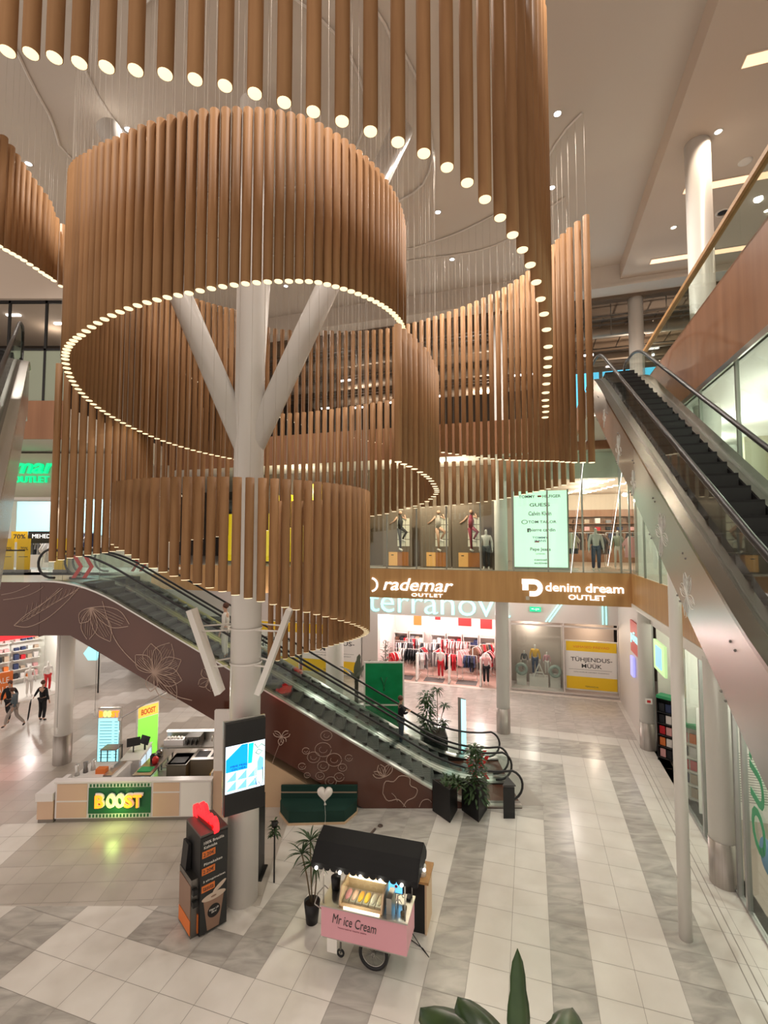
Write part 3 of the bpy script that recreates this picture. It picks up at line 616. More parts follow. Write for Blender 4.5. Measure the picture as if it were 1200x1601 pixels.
# ================================================================== ESCALATORS
def escalator(name, label, origin, rz, rise, tan, L1, L2, Wd, wall_mat, lamps, deep=1.75, z0=0.0, deck_m=None, near=True, hh=0.98, group=None):
    """local x runs up the slope, y across, z up from the lower landing"""
    t = thing(name, label, 'escalator', origin, rz, group); run = rise / tan; X1, X2 = L1, L1 + run; XE = X2 + L2
    def curve(off, xa, xb, rr=1.1, n=7):       # offset line with rounded knees
        pts = [(xa, off)]
        for xk, za, s0, s1 in ((X1, 0, 0, tan), (X2, rise, tan, 0)):
            for i in range(n + 1):
                q = -rr + 2 * rr * i / n
                z = (za + (s0 * q if q < 0 else s1 * q)); bl = (rr - abs(q)) ** 2 / (4 * rr) * (s1 - s0)
                pts.append((xk + q, z + bl + off))
        pts.append((xb, rise + off)); return pts
    dk = deck_m or m_steel
    deck = curve(0.08, -0.55, XE + 0.3)
    # side cladding, each side one panel
    bot = [(XE + 0.3, rise - deep * 0.9), (X2 + 0.25, rise - deep * 0.9), (X1 + (0.9 if z0 == 0 else 0.3) + 0.55, 0.02 if z0 == 0 else -deep * 0.6), (-0.55, 0.02 if z0 == 0 else -deep * 0.6)]
    if z0: bot = [(XE + 0.3, rise - deep + .22), (X2 + 0.25, rise - deep + .22), (X1 + .3, -deep + .25), (-0.55, -deep + .25)]
    if z0 == 0: bot[2] = (X1 + (deep * 0.92) / tan + 0.1, 0.0)
    if z0 == 0: bot[3] = (-0.55, 0.0)
    poly = [(x, z - 0.03) for x, z in deck] + bot
    for y, nm in ((0.0, 'side_panel'), (Wd - 0.03, 'side_panel')):
        MB().ext([(x, y, z) for x, z in poly], (0, 0.03, 0)).build(nm, wall_mat, t)
    b = MB()
    for (xa, za), (xb, zb) in zip(bot, bot[1:]): b.bar((xa, Wd / 2, za + 0.02), (xb, Wd / 2, zb + 0.02), Wd - 0.07, 0.03)
    b.build('soffit_panel', wall_mat, t)
    def strip(mb, pts, y0, y1, th, mi=0):
        for (xa, za), (xb, zb) in zip(pts, pts[1:]):
            mb.add([(xa, y0, za), (xa, y1, za), (xb, y1, zb), (xb, y0, zb), (xa, y0, za - th), (xa, y1, za - th), (xb, y1, zb - th), (xb, y0, zb - th)],
                   [(0, 1, 2, 3), (7, 6, 5, 4), (0, 3, 7, 4), (1, 5, 6, 2), (0, 4, 5, 1), (3, 2, 6, 7)], mi)
    for y0, y1 in ((-0.02, 0.13), (Wd - 0.13, Wd + 0.02)):
        b = MB(); strip(b, deck, y0, y1, 0.05); b.build('deck', dk, t)
    for y0, y1 in ((0.13, 0.26), (Wd - 0.26, Wd - 0.13)):
        b = MB(); strip(b, [(x, z + 0.0) for x, z in deck], y0, y1, 0.05, 0)
        yy = y1 if y0 < 0.5 else y0
        strip(b, [(x, z - 0.02) for x, z in deck], yy - 0.01, yy + 0.01, 0.34, 1); b.build('skirt', [m_steel_d, m_black], t)
    # steps
    ns = int(rise / 0.2); dx = run / ns
    sm = MB()
    sm.box(0, dx + 0.02, 0.28, Wd - 0.28, -0.03, 0.0, 0)
    sm.box(0, 0.03, 0.28, Wd - 0.28, -0.03 - dx * tan, -0.03, 1)
    for k in range(8): sm.box(0.03, dx, 0.32 + k * (Wd - 0.66) / 8, 0.335 + k * (Wd - 0.66) / 8, 0.0, 0.004, 1)
    sme = sm.mesh('step', [m_step_k if z0 else m_step, m_riser])
    for k in range(ns + 1):
        o = link('step', sme, t); o.location = (X1 + (k - 1) * dx + 0.02, 0, k * dx * tan - 0.03)
    for xa, xb, z in ((-0.55, X1 - dx, -0.0), (X2 + 0.1, XE + 0.3, rise)):
        b = MB(); b.box(xa, xb, 0.28, Wd - 0.28, z - 0.03, z + 0.005); b.build('comb_plate', m_steel, t)
    # balustrades and handrails
    for y in (0.17, Wd - 0.17):
        hc = (hh - 0.04 + 0.18) / 2; hr_ = (hh - 0.04 - 0.18) / 2
        hr = curve(hh, 0.0, XE - 0.1); b = MB(); g0 = curve(0.08, -0.2, XE + 0.1); g1 = curve(hh - 0.04, -0.2, XE + 0.1)
        for i in range(len(g0) - 1):
            q = [(g0[i][0], y, g0[i][1]), (g0[i + 1][0], y, g0[i + 1][1]), (g1[i + 1][0], y, g1[i + 1][1]), (g1[i][0], y, g1[i][1])]
            b.ext(q, (0, 0.012, 0))
        e1 = [(-0.2 - 0.38 * math.sin(R_(a)), y, hc + hr_ * math.cos(R_(a))) for a in range(0, 181, 20)]
        b.ext(e1, (0, 0.012, 0))
        e2 = [(XE + 0.1 + 0.38 * math.sin(R_(a)), y, rise + hc + hr_ * math.cos(R_(a))) for a in range(0, 181, 20)]
        b.ext(e2, (0, 0.012, 0))
        b.build('glass_balustrade', m_glass, t)
        path = [(-0.1, y + .006, 0.14)] + [(-0.2 - 0.42 * math.sin(R_(a)), y + .006, hc + .02 - (hr_ + .06) * math.cos(R_(a))) for a in range(10, 180, 17)]
        path += [(x, y + .006, z) for x, z in hr] + [(XE + 0.1 + 0.42 * math.sin(R_(a)), y + .006, rise + hc + .02 + (hr_ + .06) * math.cos(R_(a))) for a in range(0, 175, 17)] + [(XE, y + .006, rise + 0.14)]
        MB().tube(path, 0.036, 8).build('handrail', m_rubber, t)
    return t, curve
OX = 2.28 + 1.25
ML, MLc = escalator('escalator', 'near escalator of the pair, with brown flower-etched side panel facing the hall', (OX, 15.95, 0), math.pi, 6.62, 0.577, 1.25, 0.9, 1.55, m_brown, False, group='pair of escalators crossing the hall')
ML2, _ = escalator('escalator', 'far escalator of the pair, behind the one with the flower-etched side', (OX, 17.56, 0), math.pi, 6.62, 0.577, 1.25, 0.9, 1.55, m_brown, False, group='pair of escalators crossing the hall')
RE_, _ = escalator('escalator', 'tall escalator at the right with silver panels, rising to the top gallery', G(3.83 - 1.2, 2.98, F2 + 0.01), math.pi / 2 - TH, 12.4 - F2 - 0.01, 0.577, 1.2, 1.1, 1.26, m_silver, False, deck_m=mat('dark_brushed_deck', (0.30, 0.285, 0.27), 0.25, 1.0), deep=1.0, z0=1, hh=0.72)
EX = math.atan2(math.sin(R_(35.8)), math.cos(R_(35.8)))
def LF(u, v): a = R_(-35.8); return (u * math.sin(a) + v * math.cos(a), u * math.cos(a) - v * math.sin(a))
q = LF(2.4, -0.42)
LE_, _ = escalator('escalator', 'steep looking escalator at the left edge with pale metal side', (q[0], q[1], F2 + 0.01), math.pi / 2 + R_(35.8), 12.4 - F2 - 0.01, 0.535, 1.2, 0.6, 1.52, m_silver, False, deep=1.6, z0=1)
# etched floral line art on the near side panel: world plane Y = 14.4
ARTS = []
AY = 14.388
def PX(px, py):                               # photo position -> point on the near side panel plane
    a = (px - 600) / 738.0; v = (800.5 - py) / 738.0; cp, sp = math.cos(R_(3.07)), math.sin(R_(3.07))
    t = AY / (cp - v * sp); return (a * t, AY, H + t * (sp + v * cp))
def stroke(pts, r=0.012):
    P = resample([(x, y, 0, 0) for x, y in pts], 4) if len(pts) > 2 else pts
    ARTS[-1].tube([PX(p[0], p[1]) for p in P], r, 4, caps=False)
def petal(cx, cy, ang, L, w, veins=3):
    ca, sa = math.cos(R_(ang)), math.sin(R_(ang))
    f = lambda s, q: (cx + ca * s - sa * q, cy + sa * s + ca * q)
    stroke([f(0, 0), f(L * .3, w * .8), f(L * .65, w), f(L, 0)]); stroke([f(0, 0), f(L * .3, -w * .8), f(L * .65, -w), f(L, 0)])
    for k in range(veins):
        q = (k - (veins - 1) / 2) / max(veins, 1) * w * 1.3; stroke([f(0, 0), f(L * .4, q * .9), f(L * .85, q * .8)], 0.007)
# large leaf at the upper left
ARTS.append(MB())
stroke([(22, 978), (40, 962), (75, 938), (100, 918)]); stroke([(22, 978), (45, 980), (75, 966), (105, 940), (126, 916)])
stroke([(22, 978), (60, 950), (95, 918)], 0.008)
for k in range(11):
    x = 34 + k * 7.5; stroke([(x, 972 - k * 4.2), (x + 7, 958 - k * 3.6), (x + 10, 944 - k * 2.9)], 0.006); stroke([(x, 972 - k * 4.2), (x + 14, 966 - k * 4.6), (x + 24, 952 - k * 3.2)], 0.006)
stroke([(2, 930), (25, 925), (48, 914)], .008); stroke([(5, 938), (40, 932), (62, 922), (70, 914)], .008)
ARTS.append(MB())
for a, L, w in ((60, 62, 13), (95, 52, 12), (25, 68, 14), (125, 30, 9)): petal(142, 950, a, L, w, 4)
ARTS.append(MB())
for a, L, w in ((-60, 55, 16), (-25, 48, 13), (-95, 46, 14), (15, 46, 14), (50, 56, 15), (-135, 40, 12), (100, 30, 9)): petal(240, 1052, a, L, w, 5)
stroke([(160, 940), (180, 1000), (215, 1040), (240, 1052)]); stroke([(300, 1095), (270, 1085), (240, 1052)])
ARTS.append(MB())
for a in (-120, -60, 20, 80, 150): petal(327, 1062, a, 20, 7, 1)
ARTS.append(MB()); petal(440, 1152, -150, 16, 4, 1); petal(440, 1152, -30, 16, 5, 1); petal(440, 1152, 100, 14, 4, 1); petal(440, 1152, 60, 12, 4, 1); stroke([(438, 1160), (430, 1180), (425, 1195)], .006)
ARTS.append(MB())
for cx, cy, r in ((505, 1172, 13), (490, 1184, 10), (522, 1188, 12), (505, 1198, 9), (478, 1174, 6), (535, 1200, 7), (545, 1185, 6), (510, 1150, 9), (472, 1198, 6), (530, 1215, 8), (500, 1213, 7), (517, 1222, 9), (480, 1212, 5)):
    stroke([(cx + r * math.cos(R_(a)), cy + r * .85 * math.sin(R_(a))) for a in range(0, 361, 40)], .008)
    stroke([(cx + r * .5 * math.cos(R_(a)), cy + r * .4 * math.sin(R_(a))) for a in range(0, 300, 50)], .006)
ARTS.append(MB()); petal(600, 1215, -110, 22, 6, 2); petal(600, 1215, -60, 24, 6, 2); petal(600, 1215, -160, 20, 5, 1)
stroke([(598, 1240), (602, 1222), (615, 1222), (625, 1213), (640, 1216), (641, 1228), (652, 1234), (648, 1246), (636, 1252), (630, 1262)], .012)
stroke([(598, 1240), (606, 1252), (622, 1250), (634, 1262)], .012); stroke([(612, 1240), (618, 1246), (622, 1256)], .008); stroke([(655, 1262), (660, 1252), (670, 1250), (676, 1258)], .01)
ML_inv = ML.matrix_basis.inverted() if False else (Matrix.Translation((OX, 15.95, 0)) @ Matrix.Rotation(math.pi, 4, 'Z')).inverted()
for a_ in ARTS: a_.build('etched_flower', m_line, ML, ML_inv)
# red arrow decals on the balustrade ends
def chevrons(esc, name, x0, y, z0, s, n=2, d=1):
    b = MB()
    for k in range(n):
        x = x0 + k * 0.3 * s * d
        b.ext([(x, y, z0), (x + .12 * s, y, z0), (x + (.12 + .2 * d) * s, y, z0 + .32 * s), (x + .2 * d * s, y, z0 + .32 * s)], (0, 0.004, 0))
        b.ext([(x, y, z0 + .64 * s), (x + .12 * s, y, z0 + .64 * s), (x + (.12 + .2 * d) * s, y, z0 + .32 * s), (x + .2 * d * s, y, z0 + .32 * s)], (0, 0.004, 0))
    b.build(name, m_red, esc)
chevrons(ML, 'red_arrow_decal', 0.1, 0.19, 0.16, 1.15); chevrons(ML, 'red_arrow_decal', 13.0, 1.36, 6.75, 1.1, 2, -1)
chevrons(ML2, 'red_arrow_decal', 0.1, 1.40, 0.16, 1.15); chevrons(ML2, 'red_arrow_decal', 12.7, 0.15, 6.75, 1.0, 2, -1)
# bolts and pale flowers on the right escalator's side (its local side y = Wd)
for k in range(7):
    for dz in (-0.2, -0.72):
        for dx in (0, 0.10):
            x = 2.2 + k * 1.3 + dx; MB().ball((x + dz * -0.5, 1.265, (x - 1.2) * 0.577 + dz), 0.014, 6).build('panel_bolt', m_steel_d, RE_)
def petal3(art, cx, cz, ang, Lp, w, veins=3):
    ca, sa = math.cos(R_(ang)), math.sin(R_(ang)); f = lambda s, q: (cx + ca * s - sa * q, cz + sa * s + ca * q)
    def st3(pts, r): art.tube([(p[0], 1.262, p[1]) for p in resample([(x, z, 0, 0) for x, z in pts], 0.05)], r, 4, caps=False)
    for sg in (1, -1): st3([f(0, 0), f(Lp * .3, sg * w * .8), f(Lp * .65, sg * w), f(Lp, 0)], .0035)
    for k in range(veins): st3([f(0, 0), f(Lp * .4, (k - 1) * w * .4), f(Lp * .85, (k - 1) * w * .35)], .002)
for cx, cz, sc in ((9.3, 4.15, .55), (7.6, 3.1, .8), (6.3, 2.3, .6), (4.6, 1.4, .8), (3.6, 0.7, .7)):
    art = MB()
    for a in (20, 75, 120, 200, 290): petal3(art, cx, cz, a, .42 * sc, .10 * sc, 3)
    art.build('etched_flower', m_line_w, RE_)
# floor plate in front of the lower landing, support wall below the near side
b = MB(); b.prism([(3.9, 14.55), (4.78, 14.55), (4.45, 16.9), (4.2, 17.55), (3.9, 17.55)], 0.0, 0.004); struct('trim_6', b, mat('landing_plate', (0.36, 0.33, 0.30), 0.5))
b = MB(); b.ext([(-4.9, 14.46, 0), (-1.15, 14.46, 0), (-4.9, 14.46, 2.15)], (0, 3.0, 0)); struct('wall_under_escalator', b, m_beige)
# floor around the upper left landing, left shop front behind it
b = MB(); b.box(-30, -10.45, 14.45, 19.0, 5.03, 6.60, 0); b.box(-30, -9.3, 17.6, 19.0, 5.4, 6.6, 0); struct('floor_left_landing', b, mat('upper_floor_tile', (0.5, 0.5, 0.5)))
b = MB(); b.box(-30, -10.40, 14.40, 14.44, 5.03, 6.64, 0); b.box(-10.44, -10.40, 14.44, 17.6, 5.0, 6.62, 0); struct('trim_7', b, m_brown)
t = thing('landing_balustrade', 'low glass rail with black handrail at the upper left landing edge', 'balustrade', (-13.6, 14.5, 6.62))
MB().box(0, 2.6, 0, 0.012, 0, 0.95).build('glass_pane', m_glass, t); MB().tube([(0, 0, 0.98), (2.6, 0, 0.98)], 0.025, 6).build('handrail', m_rubber, t)

# ================================================================== PEOPLE AND MANNEQUINS
def skin(name, verts, edges, rad, m, parent, root=0, lv=2):
    me = bpy.data.meshes.new(name); me.from_pydata(verts, edges, []); me.materials.append(m)
    o = link(name, me, parent); md = o.modifiers.new('skin', 'SKIN'); md.use_smooth_shade = True; md.branch_smoothing = 0.4
    for i, r in enumerate(rad):
        r = r if isinstance(r, tuple) else (r, r); me.skin_vertices[0].data[i].radius = r; me.skin_vertices[0].data[i].use_root = (i == root)
    sb = o.modifiers.new('sub', 'SUBSURF'); sb.levels = lv; sb.render_levels = lv
    return o
def chain_skin(name, chains, m, parent, lv=1):
    """chains: list of (start index or None, [(point, radius)...])"""
    V = []; E = []; R = []
    for st_, pts in chains:
        prev = st_
        for p, r in pts:
            V.append(tuple(p)); R.append(r); i = len(V) - 1
            if prev is not None: E.append((prev, i))
            prev = i
    return skin(name, V, E, R, m, parent, 0, lv)
def figure(kind, label, loc, rz, pose, skin_m, top_m, leg_m, shoe_m=None, hair_m=None, h=1.75, group=None, cat=None, skirt=False):
    """faces local -y; pose maps joint -> (x, y, z) at 1.75 m height"""
    k = h / 1.75
    J = dict(pel=(0, 0, .95), waist=(0, 0, 1.1), chest=(0, 0.01, 1.33), neck=(0, 0.0, 1.50), chin=(0, -.015, 1.565), head=(0, -.01, 1.66), top=(0, 0, 1.725), nose=(0, -.105, 1.635),
             shL=(.17, 0, 1.42), elL=(.24, .02, 1.14), wrL=(.26, -.06, .89), shR=(-.17, 0, 1.42), elR=(-.24, .02, 1.14), wrR=(-.26, -.06, .89),
             hiL=(.09, 0, .92), knL=(.1, -.02, .5), anL=(.1, .03, .09), toL=(.11, -.12, .03), hiR=(-.09, 0, .92), knR=(-.1, -.02, .5), anR=(-.1, .03, .09), toR=(-.11, -.12, .03))
    J.update(pose); J = {a: Vector(b_) * k for a, b_ in J.items()}
    t = thing(kind, label, cat or kind, loc, rz, group)
    ch = [(None, [(J['pel'], .11 * k), (J['waist'], .10 * k), (J['chest'], (.135 * k, .10 * k)), (J['neck'], .052 * k), (J['chin'], (.062 * k, .07 * k)), (J['head'], (.078 * k, .092 * k)), (J['top'], .06 * k)]),
          (5, [(J['nose'], .014 * k)])]
    n = 8
    for s in 'LR':
        sh, el, wr = J['sh' + s], J['el' + s], J['wr' + s]; d = (wr - el).normalized(); side = Vector((1, 0, 0)) * (1 if s == 'L' else -1)
        pm = wr + d * .07 * k
        ch.append((2, [(sh, .052 * k), (el, .038 * k), (wr, .025 * k), (pm, (.034 * k, .018 * k))])); base = n + 3; n += 4
        f0 = Vector((0, -1, 0))
        for q, L in ((-1.5, .065), (-.5, .08), (.5, .075), (1.5, .06)):
            a_ = pm + d * .02 * k + f0 * q * .017 * k; b_ = a_ + d * L * .55 * k; c_ = b_ + (d * .8 - side * .5).normalized() * L * .5 * k
            ch.append((base, [(a_, .008 * k), (b_, .0078 * k), (c_, .006 * k)])); n += 3
        a_ = wr + d * .03 * k + f0 * .03 * k; ch.append((base - 1, [(a_, .010 * k), (a_ + (d + f0 * .8).normalized() * .045 * k, .008 * k)])); n += 2
    for s in 'LR':
        ch.append((0, [(J['hi' + s], .082 * k), (J['kn' + s], .054 * k), (J['an' + s], .036 * k), (J['to' + s], .028 * k)]))
    chain_skin('body', ch, skin_m, t)
    if top_m:
        g = [(None, [(J['pel'] * 1.0, .135 * k), (J['waist'], .128 * k), (J['chest'], (.16 * k, .125 * k)), (J['neck'] * .985, .07 * k)])]
        for s in 'LR': g.append((2, [(J['sh' + s], .07 * k), (J['el' + s], .056 * k), (J['el' + s].lerp(J['wr' + s], .92), .042 * k)]))
        chain_skin('jacket' if leg_m else 'top', g, top_m, t)
    if leg_m:
        g = [(None, [(J['pel'] * 1.02, .125 * k)])]
        for s in 'LR': g.append((0, [(J['hi' + s], .10 * k), (J['kn' + s], .075 * k), (J['kn' + s].lerp(J['an' + s], .93), .06 * k)]))
        chain_skin('trousers', g, leg_m, t)
    if shoe_m:
        for s in 'LR': chain_skin('shoe', [(None, [(J['an' + s], .045 * k), (J['an' + s].lerp(J['to' + s], .5) - Vector((0, 0, .02)), .042 * k), (J['to' + s], .034 * k)])], shoe_m, t)
    if hair_m:
        hd = J['head']; MB().ball((hd.x, hd.y + .022 * k, hd.z + .022 * k), .098 * k, 14, sc=(.92, 1.0, 1.0)).build('hair', hair_m, t)
    return t
m_skin = mat('skin', (0.55, 0.33, 0.23), 0.55); m_mann = mat('mannequin_white', (0.80, 0.77, 0.73), 0.4)
m_blackcloth = mat('black_cloth', (0.015, 0.015, 0.018), 0.85); m_greycloth = mat('blue_grey_cloth', (0.10, 0.13, 0.15), 0.85); m_khaki = mat('light_grey_trousers', (0.36, 0.31, 0.28), 0.85)
m_hair = mat('brown_hair', (0.09, 0.035, 0.02), 0.6); m_shoe = mat('dark_shoe', (0.02, 0.02, 0.02), 0.5); m_navy = mat('navy_denim', (0.03, 0.05, 0.11), 0.85)
m_whitec = mat('white_cloth', (0.72, 0.68, 0.64), 0.85)
stride = dict(hiL=(.08, 0, .92), knL=(.09, -.22, .56), anL=(.09, -.30, .16), toL=(.09, -.44, .10), hiR=(-.08, 0, .92), knR=(-.08, .06, .50), anR=(-.08, .36, .16), toR=(-.08, .28, .04), elL=(.24, .12, 1.15), wrL=(.22, .02, .92), elR=(-.24, -.08, 1.15), wrR=(-.2, -.25, 1.0))
figure('person', 'person in black jacket and black trousers walking in front, half hidden by a companion', (-16.25, 20.9, 0), R_(20), stride, m_skin, m_blackcloth, m_blackcloth, m_shoe, m_hair, 1.76)
figure('person', 'person in grey blue hoodie and pale baggy trousers taking a long stride', (-15.55, 20.3, 0), R_(-70), dict(stride, chest=(0, -.05, 1.32), neck=(0, -.09, 1.48), chin=(0, -.12, 1.54), head=(0, -.14, 1.62), top=(0, -.13, 1.68)), m_skin, m_greycloth, m_khaki, m_shoe, m_hair, 1.7)
figure('person', 'person in long black coat holding a folded umbrella, next to the column', (-14.95, 21.1, 0), R_(170), dict(elL=(.30, .05, 1.18), wrL=(.46, -.02, 1.02)), m_skin, m_blackcloth, m_blackcloth, m_shoe, m_hair, 1.72)
t = MB().tube([(0, 0, 0.0), (0.02, 0, 0.12), (0.1, 0, 0.75), (0.12, 0, 0.9), (0.14, 0, 0.93)], [0.008, 0.03, 0.035, 0.014, 0.014], 8).build('umbrella', m_black)
t.location = (-15.53, 21.03, 0.0); tag(t, 'closed black umbrella held upright like a walking stick', 'umbrella')
zs = 0.577 * (2.28 - 0.58)
figure('person', 'person in a dark jacket riding the far escalator, seen above the glass', (0.58, 16.72, 0.83), R_(100), dict(elL=(.2, -.1, 1.18), wrL=(.1, -.25, 1.2), elR=(-.2, -.1, 1.18), wrR=(-.1, -.25, 1.2)), m_skin, m_blackcloth, m_navy, m_shoe, m_hair, 1.66)
figure('person', 'person in white clothes on the near escalator, mostly hidden behind the central column', (-5.05, 15.2, 4.15), R_(-90), dict(), m_skin, m_whitec, m_whitec, m_shoe, m_hair, 1.75)

# ================================================================== GROUND FLOOR SHOPS AT THE BACK (local v, u, z)
m_head = mat('greige_shop_header', (0.64, 0.58, 0.54), 0.55)
for v in (-7.5, -4.5, -1.5, 1.6): lamp('soffit_downlight_fill', 'POINT', G(23.6, v, 5.25), 105, (1.0, .88, .80), 0.08)
for x_, y_, p_ in ((-13.5, 23.5, 110), (-9.5, 25.5, 90), (-17, 19.5, 90), (-6, 21.5, 60)): lamp('soffit_downlight_fill', 'POINT', (x_, y_, 4.9), p_, (1.0, .90, .84), 0.08); m_pink = mat('pinkish_shop_floor', (0.62, 0.42, 0.35), 0.4); m_shopwall = mat('shop_back_wall', (0.75, 0.66, 0.62), 0.6)  # fill lamps added under the left slab to brighten the floor there
s = MB(); s.box(-9.2, 4.2, 26.0, 26.2, 3.62, 5.45, 0); s.box(-9.3, -8.35, 26.0, 26.4, 0, 3.62, 0); s.box(-1.75, -1.05, 26.0, 26.4, 0, 3.62, 0); s.box(4.15, 4.35, 21.4, 26.2, 0, 5.45, 0)
s.box(-30, -9.2, 26.0, 26.2, 2.95, 5.45, 0); s.box(-16, -15.2, 26, 26.4, 0, 2.95, 0)
struct('wall_shop_front', s, m_head, GM)
s = MB(); s.box(-8.35, -1.75, 26.0, 30, 0.0, 0.012); struct('floor_shop', s, m_pink, GM)
s = MB(); s.box(-15.2, -1.75, 29.85, 30, 0, 5.4, 0); s.box(-8.45, -8.35, 26.2, 30, 0, 3.7, 0); s.box(-1.75, -1.65, 26.2, 30, 0, 3.7, 0); struct('wall_shop_inside', s, m_shopwall, GM)
s = MB(); s.box(-8.35, -1.75, 26.2, 30, 3.7, 3.8); struct('ceiling_fashion_shop', s, m_white, GM)
for v in (-7.2, -5.0, -2.8): lamp('shop_lamp', 'POINT', G(27.6, v, 3.4), 210, (1.0, 0.80, 0.76), 0.1)
lamp('shop_lamp', 'POINT', G(26.9, 0.0, 3.3), 55, (1.0, 0.85, 0.75), 0.08); lamp('shop_lamp', 'POINT', G(26.5, 3.0, 3.2), 45, (1.0, 0.8, 0.6), 0.05)
s = MB(); s.box(-8.4, 4.15, 25.7, 26.0, 0.0, 0.02); struct('trim_8', s, mat('pale_sill', (0.8, 0.72, 0.66), 0.4), GM)
t = thing('fashion_shop_sign', 'cyan glowing letters reading terranova above the open pink shop', 'sign', G(25.97, -4.95, 3.93), -TH)
text_mesh('lettering', 'terranova', 7.9, 1.02, 0.07, m_cyan, Matrix.Translation((0.0, 0.0, 0.34)) @ I, t, bold=-0.006)
for v0, z0, v1, z1, w in ((1.5, 4.75, 0.75, 3.66, 'slanting one left of the two'), (3.45, 4.75, 3.45, 3.66, 'upright one right of the two')):
    b = MB(); o = Vector((v0, 0, 0)); b.bar((v0, 0, z0), (v1, 0, z1), 0.05, 0.05); b.bar((v0 + .16, 0, z0), (v1 + .16, 0, z1), 0.05, 0.05)
    t = b.build('cyan_light_tube', m_cyan, None, Matrix.Translation(G(25.93, 0, 0)) @ GM); tag(t, 'double cyan light tube on the pale shop header, ' + w, 'light tube')
t = thing('exit_sign', 'small green lit emergency exit sign hanging near the column', 'exit sign', G(25.9, 0.25, 4.28), -TH)
MB().box(-0.28, 0.28, -0.04, 0.04, -0.12, 0.12).build('sign_box', EM('exit_green', (0.02, 0.5, 0.25), 0.8), t)
text_mesh('sign_arrow', '<-|>', 0.4, 0.12, 0.004, m_letter, Matrix.Translation((0, -0.041, 0)) @ I, t)
t = thing('shop_window_glass', 'glass of the small window with mannequins under the pale header', 'shop window', G(26.02, -1.05, 0), -TH)
MB().box(0.0, 2.6, 0, 0.012, 0.15, 3.4).build('glass_pane', m_glass, t)
b = MB()
for v in (0, 2.62, 5.15): b.box(v, v + 0.06, -0.04, 0.06, 0.0, 3.62)
b.box(0, 5.2, -0.04, 0.06, 0.1, 0.16); b.box(0, 5.2, -0.04, 0.06, 3.42, 3.5); b.build('window_frame', m_head, t)
s = MB(); s.box(-1.05, 4.15, 27.4, 27.5, 0, 3.62, 0); s.box(-1.05, 4.15, 26.05, 27.4, 0, 0.12, 1); s.box(1.55, 1.62, 26.1, 27.4, 0.1, 3.6, 0)
struct('wall_window_display', s, [mat('display_backdrop', (0.48, 0.40, 0.35), 0.7), m_shopwall], GM)
def sale_poster(name, label, v0, u, z0, w, h, two=True, w2=None):
    t = thing(name, label, 'poster', G(u, v0, z0), -TH)
    MB().box(-0.06, w + 0.06, 0.02, 0.10, -0.08, h + 0.06).build('poster_frame', m_white, t)
    MB().box(0, w, 0, 0.02, h * 0.26, h * 0.80).build('white_field', m_print_w, t)
    MB().box(0, w, 0, 0.02, 0, h * 0.26).build('lower_yellow_field', m_yellow, t); MB().box(0, w, 0, 0.02, h * 0.80, h).build('upper_yellow_field', m_yellow, t)
    F = lambda x, z: Matrix.Translation((x, -0.001, z)) @ I
    text_mesh('headline', 'TÜHJENDUS-\nMÜÜK', w * 0.82, h * 0.24, 0.004, m_print_k, F(w / 2, h * 0.57), t, bold=0.01)
    text_mesh('top_line', 'VIIMASED PÄEVAD', w * 0.72, h * 0.06, 0.004, m_orange, F(w / 2, h * 0.9), t)
    text_mesh('small_line', 'KOGU KAUPLUSE SORTIMENT SOODSAMALT', w * 0.7, h * 0.02, 0.003, m_print_k, F(w / 2, h * 0.36), t)
    text_mesh('footer', 'TERRANOVA', w * 0.26, h * 0.03, 0.003, m_print_k, F(w / 2, h * 0.06), t)
    MB().box(w * 0.05, w * 0.9, -0.003, 0.0, h * 0.41, h * 0.415).build('rule_line', m_print_k, t)
sale_poster('sale_poster', 'yellow and white clearance poster in the shop window at the right, below the oak band', 1.72, 26.15, 0.35, 2.35, 2.35)
sale_poster('sale_poster', 'yellow and white clearance poster behind the green display board', -13.0, 25.9, 0.1, 3.6, 2.75)
sale_poster('sale_poster', 'yellow and white clearance poster farther left, behind the white round column', -17.2, 25.9, 0.1, 3.9, 2.75)
MW = dict()
for v, hh, pose, tp, lg, lab in ((-0.1 + .3, 1.7, dict(), mat('yellow_knit', (0.75, 0.42, 0.05)), m_navy, 'tall mannequin in yellow top and navy shorts, middle of the small window'),
                              (-0.65 + .3, 1.15, dict(), mat('charcoal_cloth', (0.06, 0.06, 0.07)), m_khaki, 'child mannequin in charcoal clothes, left in the small window'),
                              (0.4 + .4, 1.15, dict(), mat('pink_cloth', (0.62, 0.30, 0.34)), m_whitec, 'child mannequin in pink top, right in the small window')):
    p = G(26.9, v, 0.62 if hh > 1.5 else 0.8); figure('mannequin', lab, p, -TH, pose, m_mann, tp, lg, None, None, hh)
for k, (v, z, w, h) in enumerate(((-0.75, 0.12, 0.5, 0.55), (-0.1, 0.12, 0.95, 0.5), (1.0 - .05, 0.12, 0.5, 0.6))):
    t = MB().box(0, w, 0, 0.5, 0, h).build('display_plinth', m_white); t.location = G(26.7, v, z); t.rotation_euler = (0, 0, -TH)
    tag(t, 'white display box on the small window floor, ' + ['left one', 'low middle one', 'right one'][k], 'plinth')
for v, w in ((-0.5, 'left'), (1.2, 'right')):
    t = MB().tube([(0.25 * math.cos(a * .45), 0, 0.25 * math.sin(a * .45)) for a in range(14)], 0.09, 10, closed=True).build('display_ring', mat('sage_ring', (0.30, 0.36, 0.32), 0.6))
    t.location = G(26.6, v, 1.0); t.rotation_euler = (0, 0, -TH); tag(t, 'grey green ring with white rim standing on the %s display box' % w, 'display ring')
t = thing('letter_a_display', 'white wooden letter A display between the two rings', 'decoration', G(26.5, 0.4, 0.62), -TH)
